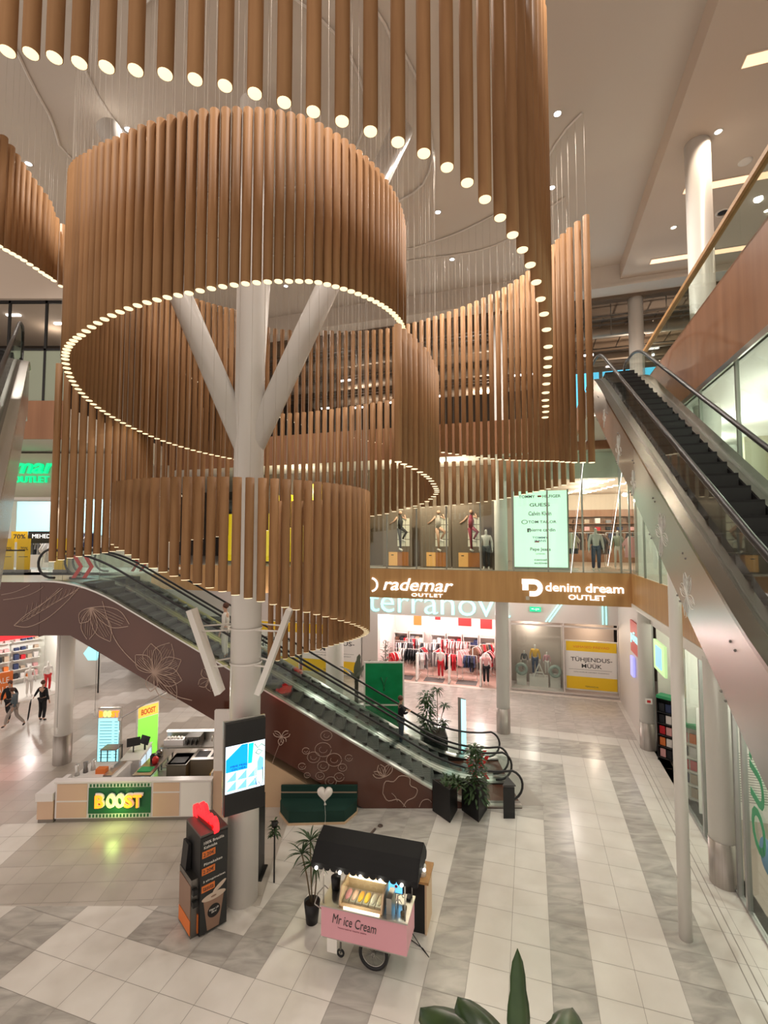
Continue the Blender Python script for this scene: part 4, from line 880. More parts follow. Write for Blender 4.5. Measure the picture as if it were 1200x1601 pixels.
b = MB(); b.bar((-0.3, 0, 0), (0, 0, 0.75), 0.05, 0.05); b.bar((0.3, 0, 0), (0, 0, 0.75), 0.05, 0.05); b.bar((-0.18, 0, 0.3), (0.18, 0, 0.3), 0.05, 0.05); b.build('letter_frame', m_white, t)
# clothes racks of the open fashion shop
GC = [mat('garment_%s' % n, c_, 0.85) for n, c_ in (('white', (0.78, 0.72, 0.70)), ('black', (0.02, 0.02, 0.025)), ('red', (0.55, 0.02, 0.03)), ('pink', (0.72, 0.38, 0.38)), ('beige', (0.48, 0.36, 0.27)), ('navy', (0.03, 0.04, 0.10)), ('grey', (0.25, 0.24, 0.25)), ('brown', (0.16, 0.08, 0.05)))]
def garment_mesh(m, L=0.75, w=0.46):
    b = MB(); pts = [(-w * .5, -L), (w * .5, -L), (w * .42, -.3), (w * .62, -.42), (w * .72, -.30), (w * .38, -.06), (.07, 0), (-.07, 0), (-w * .38, -.06), (-w * .72, -.30), (-w * .62, -.42), (-w * .42, -.3)]
    b.ext([(x, -.03, z) for x, z in pts], (0, .06, 0)); return b.mesh('garment', m)
GMESH = [[garment_mesh(m, L) for L in (0.62, 0.85)] for m in GC]
def rack(v, u, z, L, hgt, ang, cols, glabel, rlabel, n=7, T=True):
    """rail along local x; garments hang across it"""
    p = G(u, v, z); rz_ = -TH + ang; t = thing('clothes_rack', rlabel, 'clothes rack', p, rz_)
    b = MB()
    for x in (-L / 2, L / 2): b.tube([(x, 0, 0.03), (x, 0, hgt)], 0.015, 6); b.bar((x, -0.25, 0.02), (x, 0.25, 0.02), 0.04, 0.03)
    b.tube([(-L / 2, 0, hgt), (L / 2, 0, hgt)], 0.015, 6); b.build('frame', m_white, t)
    for i in range(n):
        c_ = random.choice(cols); g = link('garment', random.choice(GMESH[c_])); x = -L / 2 + 0.1 + (L - 0.2) * (i + .5) / n
        q = Matrix.Rotation(rz_, 3, 'Z') @ Vector((x, 0, 0)); g.location = (p.x + q.x, p.y + q.y, z + hgt - 0.02); g.rotation_euler = (0, 0, rz_ + R_(90) + random.uniform(-.25, .25))
        tag(g, glabel, 'garment', glabel)
fs = 'garment hanging on a rack inside the open pink fashion shop'
for i, (v, u, L, hgt, ang, cols) in enumerate([(-7.5, 28.6, 1.2, 1.5, 0.2, (0, 6, 1)), (-6.9, 27.3, 1.4, 1.45, 0.0, (0, 0, 4, 4, 1, 1)), (-5.9, 28.9, 1.3, 1.5, 0.1, (0, 1, 6)), (-5.3, 27.9, 1.3, 1.35, 1.4, (1, 2, 6)), (-4.4, 27.2, 0.8, 1.35, 0.0, (1, 2, 2)), (-3.3, 27.2, 0.8, 1.35, 0.0, (5, 5, 1)),
                                               (-4.2, 28.9, 1.4, 1.7, 0.1, (0, 3, 0)), (-3.0, 28.5, 1.2, 1.6, 1.2, (0, 7, 3)), (-2.5, 28.7, 0.8, 1.7, 0.3, (1, 7, 2)), (-2.35, 27.8, 0.9, 1.5, 1.3, (2, 1, 0, 3))]):
    rack(v, u, 0.012, L, hgt, ang, cols, fs, 'white clothes rack in the pink shop, ' + ['far left corner', 'left front with white and beige clothes', 'left at the back', 'middle, turned sideways', 'middle front with black and red shorts', 'front beside the red one with navy shorts', 'middle at the back wall', 'right of the middle, turned', 'far right corner', 'right front near the column'][i], 8)
for i, (v, u, L, hgt, ang, cols) in enumerate([(-7.6, 26.9, 0.9, 1.3, 0.9, (0, 3, 2)), (-6.0, 27.0, 0.7, 1.35, 0.5, (0, 3, 6)), (-7.0, 29.0, 0.9, 1.7, 0.2, (2, 0, 6)), (-4.9, 29.1, 0.9, 1.75, 0.2, (2, 3, 0)), (-3.8, 28.2, 0.9, 1.4, 0.9, (3, 4, 0)), (-6.3, 28.2, 0.8, 1.35, 1.3, (1, 6, 2))]):
    rack(v, u, 0.012, L, hgt, ang, cols, fs, 'white clothes rack in the pink shop, ' + ['small one by the left entrance plant', 'between the white and the turned racks', 'high one at the left back wall', 'high one at the middle back wall', 'small slanted one right of the middle', 'small turned one left of the middle'][i], 7)
m_bluepic = EM('pale_blue_screen', (0.45, 0.75, 0.9), 0.8)
for k, (v, z, w, h, m, lab, cat) in enumerate([(-6.2, 2.3, 0.7, 1.1, m_bluepic, 'pale blue lit picture on the fashion shop back wall', 'picture'), (-6.9, 2.4, 0.5, 0.7, m_orange, 'orange picture left of the pale blue one in the fashion shop', 'picture'),
                                      (-3.9, 2.5, 0.8, 0.6, m_red, 'red sale board at the back of the fashion shop, middle', 'sign'), (-2.6, 2.4, 0.7, 0.6, m_red, 'red sale board at the back of the fashion shop, right', 'sign'), (-5.6, 2.8, 0.35, 0.35, m_red, 'small red sale board beside the pale blue picture', 'sign')]):
    t = MB().box(-w / 2, w / 2, -0.03, 0, 0, h).build('wall_picture' if cat == 'picture' else 'sale_board', m); t.location = G(29.84, v, z); t.rotation_euler = (0, 0, -TH); tag(t, lab, cat)
for i, v in enumerate((-7.9, -6.9, -5.5, -4.5, -3.5, -2.5)):
    t = thing('wall_shelf', 'white shelf unit on the back wall of the fashion shop', 'shelf', G(29.6, v, 0.012), -TH, 'shelf units of the fashion shop')
    b = MB()
    for z in (0.4, 0.9, 1.4, 1.9): b.box(-0.42, 0.42, -0.2, 0.2, z, z + 0.03)
    b.box(-0.45, -0.42, -0.2, 0.2, 0, 2.0); b.box(0.42, 0.45, -0.2, 0.2, 0, 2.0); b.build('shelf_boards', m_white, t)
    for z in (0.43, 0.93, 1.43):
        for x in (-0.25, 0.05, 0.3):
            o = MB().box(-0.12, 0.12, -0.16, 0.16, 0, random.uniform(.1, .3)).build('folded_clothes', random.choice(GC)); q = G(29.58, v + x, 0.012 + z); o.location = q; o.rotation_euler = (0, 0, -TH)
            tag(o, 'stack of folded clothes on a fashion shop shelf', 'folded clothes', 'folded clothes on the fashion shop shelves')
for i, v in enumerate((-6.1, -4.3, -2.6)):
    t = thing('security_gate', 'slim white security gate at the fashion shop entrance, %s of three' % ['left', 'middle', 'right'][i], 'security gate', G(26.25, v, 0.012), -TH)
    MB().box(-0.03, 0.03, -0.25, 0.25, 0.08, 1.5).build('antenna_panel', m_print_w, t); MB().box(-0.06, 0.06, -0.28, 0.28, 0, 0.08).build('base', m_silver, t)
for i, (v, w) in enumerate(((-7.0, 'left'), (-5.2, 'middle'), (-3.4, 'right'))):
    t = MB().box(-0.55, 0.55, -0.4, 0.4, 0, 0.012).build('floor_mat', mat('charcoal_mat', (0.14, 0.13, 0.125), 0.9)); t.location = G(26.6, v, 0.012); t.rotation_euler = (0, 0, -TH)
    tag(t, 'dark grey entrance mat between the security gates, %s of three' % w, 'floor mat')
for v, u, c1, c2, lab in ((-4.9, 26.9, GC[0], GC[2], 'white mannequin in white top and red shorts among the racks'), (-2.35, 26.6, GC[3], GC[1], 'white mannequin in pink top and black skirt near the right rack')):
    figure('mannequin', lab, G(u, v, 0.02), -TH, {}, m_mann, c1, c2, None, None, 1.75)

# ================================================================== MIDDLE FLOOR DISPLAYS
def athlete_poster(v0, w, shirt, legs, label, flip=1):
    t = thing('athlete_poster', label, 'poster', G(21.2, v0, F2 + 0.02), -TH)
    MB().box(0, w, 0, 0.04, 0, 2.8).build('poster_board', mat('poster_warm_grey', (0.20, 0.155, 0.12), 0.6), t)
    b = MB()
    for i in range(3):
        for j in range(4): b.box(w * .5 + i * .2, w * .5 + .18 + i * .2, -0.004, 0, .95 + j * .33, 1.25 + j * .33)
    b.build('printed_window', EM('printed_window_glow', (0.62, 0.55, 0.42), 0.35), t)
    b = MB(); b.box(w * .2, w * .2 + .42, -0.01, 0, .05, .68, 0); b.box(w * .2 + .42, w * .2 + .95, -0.01, 0, .05, .68, 1); b.box(w * .2 + .12, w * .2 + .24, -0.013, -0.01, .52, .56, 2)
    b.build('printed_wooden_box', [mat('box_light_orange', (0.75, 0.40, 0.14), 0.5, emit=(0.8, 0.4, 0.12), es=0.25), mat('box_dark_orange', (0.45, 0.17, 0.05), 0.5), m_print_k], t)
    cx = w * .2 + .55; b = MB(); P = lambda x, z: (cx + flip * x, -0.012, z)
    b.tube([P(0, 1.75), P(.02, 2.1), P(0, 2.36)], [.10, .13, .05], 8, 0); b.ball(P(0.02, 2.5), .085, 8, 2)
    b.tube([P(-.12, 2.3), P(-.3, 2.1), P(-.48, 1.98)], [.05, .04, .03], 6, 2); b.tube([P(.12, 2.3), P(.3, 2.18), P(.22, 2.4)], [.05, .04, .03], 6, 2)
    b.tube([P(-.05, 1.78), P(.0, 1.3), P(.02, .85)], [.10, .06, .04], 7, 1); b.tube([P(.06, 1.78), P(.3, 1.6), P(.12, 1.28)], [.10, .07, .04], 7, 1)
    b.tube([P(-.04, .84), P(.12, .74)], .05, 6, 3); b.tube([P(.08, 1.26), P(.26, 1.18)], .045, 6, 3)
    b.build('printed_athlete', [mat(shirt[0], shirt[1], .7), mat(legs[0], legs[1], .7), m_skin, m_print_w], t)
athlete_poster(-6.55, 1.4, ('print_black', (0.03, 0.03, 0.03)), ('print_black', (0.03, 0.03, 0.03)), 'window poster of an athlete in black clothes above an orange box, leftmost of three')
athlete_poster(-4.76, 1.4, ('print_grey_shirt', (0.42, 0.37, 0.32)), ('skin', (0.5, 0.3, 0.2)), 'window poster of an athlete in grey shirt leaping above an orange box')
athlete_poster(-3.30, 1.4, ('print_maroon', (0.25, 0.03, 0.06)), ('print_maroon', (0.25, 0.03, 0.06)), 'window poster of an athlete in maroon outfit leaping above an orange box')
lamp('window_lamp', 'POINT', G(20.3, -5.2, 10.3), 200, WARM, 0.05); lamp('window_lamp', 'POINT', G(20.3, -3.2, 10.3), 200, WARM, 0.05); lamp('window_lamp', 'POINT', G(20.3, -10.5, 10.3), 200, WARM, 0.05)
for k, (v, w, z0, z1) in enumerate(((-15.3, 1.0, 6.8, 9.2), (-13.6, 1.2, 6.8, 9.2), (-12.1, 1.0, 6.8, 10.1), (-10.9, 1.5, 6.8, 10.6))):
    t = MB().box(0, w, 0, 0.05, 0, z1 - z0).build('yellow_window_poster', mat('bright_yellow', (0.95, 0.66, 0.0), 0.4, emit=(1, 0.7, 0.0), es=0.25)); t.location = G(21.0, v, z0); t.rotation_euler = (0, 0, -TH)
    tag(t, 'bright yellow poster in the middle floor windows, glimpsed through gaps of the lowest ring', 'poster', 'yellow posters behind the lowest ring')
figure('mannequin', 'mannequin in white jacket and dark skirt at the glass, left of the glowing board', G(20.5, -1.75, F2 + 0.01), -TH, dict(), m_mann, m_whitec, m_blackcloth, None, None, 1.75)
figure('mannequin', 'mannequin in white shirt and navy denim shorts at the denim shop glass', G(20.6, 2.55, F2 + 0.01), -TH, dict(), m_mann, m_whitec, m_navy, None, None, 1.8)
figure('mannequin', 'mannequin torso figure in patterned pale dress deeper in the denim shop', G(22.2, 3.6, F2 + 0.01), -TH, dict(), m_mann, mat('sage_dress', (0.33, 0.36, 0.28)), None, None, None, 1.7)
ds = 'garment hanging on a rail inside the denim shop on the middle floor'
for i, (v, u, L, hgt, ang, cols) in enumerate([(1.75, 21.6, 1.1, 1.55, 1.45, (7, 1, 4, 3)), (3.0, 22.6, 1.3, 1.5, 1.2, (7, 1, 1)), (4.3, 22.2, 1.2, 1.4, 0.9, (3, 7, 1)), (5.6, 21.4, 1.2, 1.4, 0.6, (7, 3, 6)), (2.4, 25.5, 1.6, 1.6, 0.0, (1, 7, 6)), (4.6, 26.0, 1.8, 1.6, 0.0, (5, 1, 7)), (6.4, 25.0, 1.6, 1.5, 0.3, (3, 7))]):
    rack(v, u, F2 + 0.01, L, hgt, ang, cols, ds, 'clothes rack in the denim shop, ' + ['beside the glowing board', 'right of the denim mannequin', 'behind the second mullion', 'nearest the right glass', 'at the back left', 'at the back middle', 'at the back right'][i], 8)
b = MB()
for z in (1.7, 2.1, 2.5): b.box(0, 7.5, 0, 0.4, z, z + 0.04)
b.box(0, 7.5, 0.38, 0.4, 0, 2.9)
t = thing('back_wall_shelving', 'long brown shelving along the denim shop back wall', 'shelf', G(28.1, 0, F2 + 0.01), -TH); b.build('shelf_boards', m_wood_dark, t)
for i in range(26):
    o = MB().box(-0.13, 0.13, -0.15, 0.15, 0, random.uniform(.15, .3)).build('folded_jeans', random.choice(GC)); o.location = G(28.25, 0.3 + (i % 13) * .55, F2 + 0.01 + (1.74 if i < 13 else 2.14)); o.rotation_euler = (0, 0, -TH)
    tag(o, 'stack of folded jeans on the denim shop back shelf', 'folded clothes', 'folded jeans on the denim shop shelves')
for k, (v0, z0, v1, z1) in enumerate(((2.14, 10.43, 1.5, 6.64), (3.48, 9.9, 2.79, 6.93))):
    t = MB().tube([(v0, 19.3, z0 + 1.4), (v1, 19.35, z1)], 0.012, 5).build('slanting_bright_line', m_letter, None, GM)  # thin slanting tubes in the glowing letter material
    tag(t, 'thin bright line slanting before the denim shop glass, ' + ['left one', 'right one'][k], 'cable')

# ---- left side: shop front on the middle floor
CR = mat('cream_wall', (0.62, 0.54, 0.45), 0.7)
s = MB(); s.box(-26, -9.5, 19.0, 19.2, 9.55, 11.4); s.box(-13.15, -12.2, 19.0, 19.2, 6.6, 9.55); s.box(-26, -10, 22.2, 22.3, 6.6, 11.4); struct('wall_left_shop', s, CR)
s = MB(); s.box(-26, -12.2, 18.2, 19.2, 9.45, 9.55, 0); s.box(-26, -9.5, 19.2, 22.2, 9.9, 10.0, 0); s.box(-26, -9.5, 19.0, 22.3, 6.5, 6.6, 1); struct('ceiling_left_shop', s, [m_white, m_print_w])
t = thing('green_shop_sign', 'green glowing letters ending in mar OUTLET on the left upper wall', 'sign', (-14.25, 18.95, 10.75))
text_mesh('lettering', 'rademar', 3.6, 0.62, 0.12, m_green_l, Matrix.Translation((-0.75, 0, 0.12)) @ I, t, shear=0.25, bold=0.01)
text_mesh('small_lettering', 'OUTLET', 1.45, 0.27, 0.10, m_green_l, Matrix.Translation((0.05, 0, -0.42)) @ I, t, bold=0.01)
for k, x in enumerate((-15.6, -14.8, -14.0, -13.3)):
    downlight('shop_soffit_light', (x, 18.7, 9.45), 0.06, m_spot_w, 'small warm light in the soffit under the green shop sign', group='soffit lights under the green sign', power=22, color=WARM)
t = thing('lit_wall_picture', 'large pale blue lit picture inside the left middle floor shop', 'picture', (-14.6, 22.1, 8.1))
MB().box(-2.6, 1.6, 0, 0.06, 0, 1.7).build('picture_face', EM('pale_cyan_picture', (0.45, 0.82, 0.9), 0.85), t)
t = thing('discount_banner', 'black MEHED banner with yellow percent panel over the left shop racks', 'sign', (-14.2, 19.6, 7.75))
MB().box(-0.55, 0.55, 0, 0.03, 0, 0.5).build('black_panel', m_black, t); MB().box(-1.25, -0.58, -0.005, 0.03, 0.05, 0.5).build('yellow_panel', m_yellow, t)
text_mesh('banner_text', 'MEHED', 0.75, 0.16, 0.004, m_letter, Matrix.Translation((0, -0.001, 0.3)) @ I, t); text_mesh('percent_text', '70%', 0.5, 0.2, 0.004, m_print_k, Matrix.Translation((-.9, -0.006, 0.28)) @ I, t, bold=.02)
MB().box(-1.3, 0.6, 0.0, 0.03, 0.5, 1.8).build('banner_wire_panel', m_glass, t)
for k, (x, lab) in enumerate(((-15.0, 'yellow sale poster with minus seventy percent at the shop entrance, leftmost'), (-14.35, 'yellow sale poster with minus seventy percent, middle of the left entrance'), (-12.85, 'yellow sale poster with minus seventy percent beside the tube curtain'))):
    t = thing('yellow_sale_stand', lab, 'poster', (x, 18.85, 6.6)); MB().box(-0.26, 0.26, 0, 0.04, 0.12, 1.35).build('poster_face', m_yellow, t); MB().box(-0.27, 0.27, -0.05, 0.09, 0, 0.12).build('foot', m_steel_d, t)
    text_mesh('poster_text', '-70%', 0.36, 0.13, 0.004, m_print_k, Matrix.Translation((0, -0.001, 0.95)) @ I, t); 
    MB().box(-0.18, 0.18, -0.003, 0, 0.62, 0.64).build('text_rule', m_print_k, t)
for x in (-15.5, -13.8): lamp('shop_lamp', 'POINT', (x, 20.3, 9.5), 80, (0.95, 0.97, 1.0), 0.08)
ls = 'garment on a rack inside the left middle floor shop under the green sign'
def rackw(x, y, z, L, hgt, ang, cols, gl, rl, n):
    u = x * ST + y * CT; v = x * CT - y * ST; rack(v, u, z, L, hgt, ang, cols, gl, rl, n)
rackw(-14.0, 20.3, 6.61, 1.3, 1.2, TH, (0, 1, 5, 6), ls, 'clothes rack between the yellow posters in the left shop', 9)
rackw(-15.3, 21.0, 6.61, 1.3, 1.5, TH, (0, 1, 5, 6), ls, 'clothes rack at the far left of the left shop', 9)
rackw(-13.6, 21.4, 6.61, 1.3, 1.6, TH, (0, 6, 5), ls, 'clothes rack at the back of the left shop', 9)
# ---- left side: top floor fascia, glazing and soffit
s = MB(); s.box(-26, -11.0, 16.25, 24, 11.5, 12.5); struct('floor_left_top', s, m_ceil); s = MB(); s.box(-26, -10.95, 16.2, 16.25, 11.4, 12.75); struct('trim_9', s, m_wood_dark)
s = MB(); s.box(-26, -9.0, 16.2, 24, 16.35, 16.6, 0); s.box(-26, -9.0, 16.1, 16.2, 16.35, 18.5, 0); struct('ceiling_left_top', s, m_ceil2)
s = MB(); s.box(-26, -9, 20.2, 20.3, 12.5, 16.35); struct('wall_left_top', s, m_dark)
s = MB()
for x in (-15.0, -13.2, -11.9, -11.0): s.box(x - .04, x + .04, 16.24, 16.3, 12.5, 16.35, 0)
s.box(-26, -11, 16.24, 16.3, 14.55, 14.62, 0); s.box(-26, -11, 16.24, 16.3, 16.25, 16.35, 0); s.box(-11.04, -10.96, 16.24, 20, 16.25, 16.35, 0); s.box(-11.04, -10.96, 16.24, 20, 14.55, 14.62)
struct('window_5', s, m_black); s = MB(); s.box(-26, -11, 16.26, 16.275, 12.75, 14.55); struct('window_6', s, mat('sage_back_painted_glass', (0.30, 0.34, 0.26), 0.3))
for x, y in ((-12.6, 18.0), (-13.9, 17.3)):
    t = MB().box(-0.25, 0.25, -0.05, 0.05, -0.05, 0).build('strip_lamp', MATS['strip_lamp_white']); t.location = (x, y, 16.35); tag(t, 'white strip lamp on the dark ceiling of the upper left corner', 'lamp', 'strip lamps of the upper left corner')
lamp('top_floor_lamp', 'POINT', (-13.2, 18.5, 15.9), 14, WARM, .08)
# ---- left side: ground floor shop with red sign
AN = math.atan2(4.8, 3.3)
t0 = Matrix.Translation((-19.6, 20.7, 0)) @ Matrix.Rotation(AN, 4, 'Z')       # local x along the front, +y into the shop
s = MB(); s.box(-1, 7.0, 0, 0.2, 3.05, 5.4, 0); s.box(5.6, 7.0, 0, 0.2, 0, 3.05, 0); s.box(-1, 7.0, 3.6, 3.7, 0, 5.4, 1); s.box(-1, 5.6, 0.2, 3.6, 3.4, 3.5, 1); s.box(5.6, 5.7, 0.2, 3.6, 0, 3.4, 1)
struct('wall_left_ground_shop', s, [m_white, m_shopw], t0)
s = MB(); s.box(-1, 5.6, 0, 3.6, 0.0, 0.012, 0); s.box(-1, 5.6, -0.12, 0.0, 0, 0.03, 0); struct('floor_left_shop', s, m_print_w, t0)
lamp('shop_lamp', 'POINT', t0 @ Vector((2.0, 1.6, 3.2)), 110, (1, .95, .9), .1); lamp('shop_lamp', 'POINT', t0 @ Vector((4.4, 1.6, 3.2)), 110, (1, .95, .9), .1)
q = t0 @ Vector((2.6, -0.05, 3.2)); t = thing('red_shop_sign', 'red glowing shop sign over the left ground floor shop', 'sign', q, AN)
MB().box(-1.3, 1.6, 0, 0.04, -0.12, 0.45).build('red_board', m_red_l, t)
for i, (x, y) in enumerate(((0.6, 3.4), (1.95, 3.4), (3.3, 3.4), (4.65, 3.4))):
    q = t0 @ Vector((x, y, 0.012)); t = thing('display_shelf', 'white shelf wall full of small goods in the left ground floor shop', 'shelf', q, AN, 'shelves of the left ground floor shop')
    b = MB()
    for z in (0.3, 0.8, 1.3, 1.8, 2.3): b.box(-0.62, 0.62, -0.2, 0.15, z, z + .03)
    b.box(-.64, .64, .15, .18, 0, 2.6); b.build('shelf_boards', m_white, t)
    for z in (0.33, 0.83, 1.33, 1.83, 2.33):
        for kx in range(4):
            o = MB().box(-0.1, 0.1, -0.12, 0.1, 0, random.uniform(.12, .32)).build('shop_box', random.choice(GC[:7] + [m_orange])); o.location = t0 @ Vector((x - .45 + kx * .3, y, z + .012)); o.rotation_euler = (0, 0, AN)
            tag(o, 'small box of goods on the shelves of the left ground floor shop', 'box', 'boxes on the left shop shelves')
q = t0 @ Vector((2.7, 0.45, 0.012)); t = thing('red_poster_stand', 'red printed poster on a stand at the left ground floor shop entrance', 'poster', q, AN)
MB().box(-0.45, 0.45, 0, 0.04, 0.15, 1.45).build('poster_face', m_orange, t); MB().box(-0.45, 0.45, -0.1, 0.14, 0, 0.15).build('foot', m_white, t)
text_mesh('poster_text', 'SALE\nSALE', 0.6, 0.7, .004, m_print_w, Matrix.Translation((0, -.001, .85)) @ I, t)
gl2 = 'garment on a rack at the entrance of the left ground floor shop'
q = t0 @ Vector((1.4, 0.8, 0)); rackw(q.x, q.y, .012, 1.0, 1.4, AN + TH, (6, 1, 5), gl2, 'clothes rack left of the red poster in the left ground shop', 6)
for k, x in enumerate((3.9, 4.7)):
    q = t0 @ Vector((x, 0.6, 0.012)); figure('mannequin', 'white mannequin with red shorts in the left ground floor shop window, ' + ['left', 'right'][k], q, AN, {}, m_mann, None, m_red if k else m_whitec, None, None, 1.6)
t = thing('hexagon_sign', 'pale cyan hexagonal sign on a thin black pole behind the kiosk', 'sign', (-14.74, 24.8, 0))
MB().tube([(0, 0, 0), (0, 0, 2.55)], 0.035, 8).build('pole', m_black, t)
MB().ext([(-.05 + x, -.03, 2.0 + z) for x, z in ((-.75, 0), (-.5, -.35), (-.05, -.35), (.05, 0), (-.05, .35), (-.5, .35))], (0, .06, 0)).build('hexagon_board', EM('cyan_board', (0.35, 0.8, 0.85), 0.8), t)

# ================================================================== GROUND FLOOR, RIGHT SIDE
m_mull = mat('grey_mullion', (0.42, 0.42, 0.41), 0.35, 0.5)
s = MB(); s.box(4.35, 14, -2, 21.4, -0.02, 0.0, 0); struct('floor_right_shops', s, mat('right_shop_floor', (0.30, 0.24, 0.20), 0.4), GM)
s = MB(); s.box(4.4, 14, -2, 30, 5.2, 5.44); struct('ceiling_right_shops', s, m_white, GM)
s = MB(); s.box(4.35, 4.55, -2, 21.4, 4.7, 5.45, 0); struct('wall_right_header', s, m_white, GM)
s = MB(); s.box(6.8, 6.9, -2, 21.4, 0, 5.2, 0); s.box(4.55, 6.8, 16.9, 17.0, 0, 5.2, 0); s.box(4.55, 6.8, 20.3, 20.4, 0, 5.2, 0); s.box(4.55, 6.8, 8.0, 8.05, 0, 5.2, 0); struct('wall_right_shops', s, m_shopw, GM)
s = MB()
for u in (6.2, 8.0, 10.1, 12.3, 12.75, 14.9, 16.9, 17.3, 20.3, 21.3): s.box(4.33, 4.43, u, u + 0.09, 0, 4.7, 0)
s.box(4.33, 4.43, 5, 17, 0, 0.06); struct('window_7', s, m_mull, GM)
s = MB(); s.box(4.375, 4.385, 5, 12.7, 0.06, 4.7); s.box(4.375, 4.385, 12.8, 17, .06, 4.7); s.box(4.375, 4.385, 20.4, 21.3, .06, 4.7); struct('window_8', s, m_glass, GM)
for u, v in ((7.5, 5.6), (11.5, 5.8), (14.8, 5.8), (18.6, 5.8), (21.0, 5.2)): lamp('shop_lamp', 'POINT', G(u, v, 4.6), 150 if u < 17 else 45, (1.0, 0.97, 0.86), 0.1)
t = thing('green_window_lettering', 'large green letters OUTLET running up the right shop glass', 'lettering', G(11.9, 4.36, 0), -TH)
TV_ = Matrix.Rotation(R_(-90), 4, 'Z') @ Matrix.Rotation(R_(90), 4, 'X')
text_mesh('lettering', 'OUTLET', 4.3, 0.62, 0.006, mat('green_vinyl', (0.03, 0.30, 0.13), 0.5), Matrix.Translation((0, -0.2, 3.75)) @ TV_ @ Matrix.Rotation(R_(90), 4, 'Z'), t, shear=0.2, bold=0.02)
t = MB().lathe([(0.34, 0), (0.34, 0.006), (1e-4, 0.006)], 28).build('round_blue_sticker', mat('blue_vinyl', (0.10, 0.28, 0.45), 0.4)); t.matrix_basis = Matrix.Translation(G(11.35, 4.36, 1.75)) @ Matrix.Rotation(-TH, 4, 'Z') @ Matrix.Rotation(R_(-90), 4, 'Y')
tag(t, 'round blue sticker on the right shop glass below the green letters', 'sticker')
t = thing('colour_chart_panel', 'white wall panel with a column of grey sample squares behind right glass', 'display panel', G(16.2, 4.6, 0.0), -TH - R_(0))
MB().box(0, 2.1, 0, 0.05, 0, 3.0).build('panel', m_print_w, t)
for k in range(12): MB().box(0.08, 0.36, -0.01, 0, 0.2 + k * .22, 0.38 + k * .22).build('sample_square', random.choice([GC[6], GC[4], m_silver, GC[7]]), t)
b = MB()
for k in range(20): b.box(0.5, 1.9, -0.006, 0, 0.5 + k * .07, 0.52 + k * .07)
b.build('ribbed_relief', m_silver, t)
for i, (u, v, lab) in enumerate(((19.4, 4.75, 'black magazine rack full of covers at the shop doorway right of the column'), (16.75, 4.75, 'pale shelf of small goods right of the black magazine rack'))):
    t = thing('magazine_rack', lab, 'rack', G(u, v, 0), -TH - R_(35))
    b = MB(); b.box(-0.45, 0.45, 0.25, 0.3, 0, 2.2); b.box(-0.47, -0.45, -0.1, 0.3, 0, 2.2); b.box(.45, .47, -.1, .3, 0, 2.2)
    for z in (0.1, .5, .9, 1.3, 1.7): b.box(-0.45, .45, -.1, .25, z, z + .03)
    b.build('rack_frame', m_black if i == 0 else m_white, t)
    for z in (0.13, .53, .93, 1.33, 1.73):
        for x in (-.33, -.11, .11, .33): MB().box(x - .09, x + .09, 0.0, 0.03, z, z + .28).build('magazine', random.choice(GC[:6] + [m_orange]), t)
    MB().box(-.47, .47, -.1, .3, 2.2, 2.3).build('top_panel', mat('green_vinyl', (0.03, 0.3, 0.13)), t)
t = thing('round_lit_sign', 'green framed lit sign with blue rosette above the magazine shop doorway', 'sign', G(18.4, 4.2, 3.4), -TH - R_(90))
MB().box(-0.7, 0.7, -.03, .05, 0, 1.0).build('sign_box', EM('pale_green_sign', (0.5, 0.75, 0.35), .7), t); MB().box(-.35, .35, -.05, -.03, .15, .85).build('blue_rosette', EM('rosette_blue', (0.25, 0.5, 0.95), .9), t)
t = thing('red_pharmacy_sign', 'red shop board with pale lit lettering at the far right corner', 'sign', G(21.5, 4.1, 3.2), -TH - R_(90))
MB().box(-1.1, 1.1, -.03, .04, 0, 1.3).build('red_board', mat('rose_red_board', (0.62, 0.13, 0.13), .5), t); text_mesh('lettering', 'põnni', 1.7, .5, .03, m_cyan, Matrix.Translation((0, -.04, .65)) @ I, t)
t = thing('shop_display_screen', 'small violet lit screen beside the far right shop door', 'screen', G(22.3, 4.08, 2.2), -TH - R_(90)); MB().box(-.25, .25, -.05, .03, 0, .8).build('screen_face', EM('violet_screen', (0.35, 0.35, 0.85), .9), t)
t = thing('small_column_notice', 'tiny framed notice on the far right column', 'notice', G(20.5 - .29, 4.2, 1.75), -TH); MB().box(-.12, .12, -.02, 0, 0, .2).build('notice_plate', m_print_w, t); MB().box(-.06, .06, -.025, -.02, .05, .14).build('pictogram', m_red, t)

# ================================================================== JUICE KIOSK
KO = Vector((-9.25, 13.7, 0)); KR = R_(1.7); KT = Matrix.Translation(KO) @ Matrix.Rotation(KR, 4, 'Z')
def K(x, y, z=0.0): return KT @ Vector((x, y, z))
m_kb = mat('kiosk_beige_panel', (0.66, 0.46, 0.33), 0.5); m_kw = mat('kiosk_white', (0.78, 0.74, 0.72), 0.4); m_kg = mat('kiosk_green', (0.015, 0.13, 0.05), 0.5)
t = thing('kiosk_counter', 'white and beige front counter of the juice kiosk with green lit name board', 'counter', KO, KR)
MB().box(0, 4.33, 0, 0.14, 0.1, 1.08).box(0.0, 0.14, 0.14, 0.5, 0.1, 1.08).build('counter_body', m_kw, t)
MB().box(0.02, 4.3, 0.03, 0.2, 0, 0.1).build('kick_plate', mat('kick_grey', (0.22, 0.19, 0.17), .5), t)
MB().box(-0.03, 4.36, -0.03, 0.2, 1.08, 1.12).build('counter_rim', m_kw, t)
for x0, x1, z0, z1 in ((.05, .88, .13, .55), (.05, .88, .6, 1.05), (2.72, 3.45, .13, .76), (2.72, 3.45, .81, 1.05)):
    MB().box(x0, x1, -0.012, 0, z0, z1).build('beige_panel', m_kb, t)
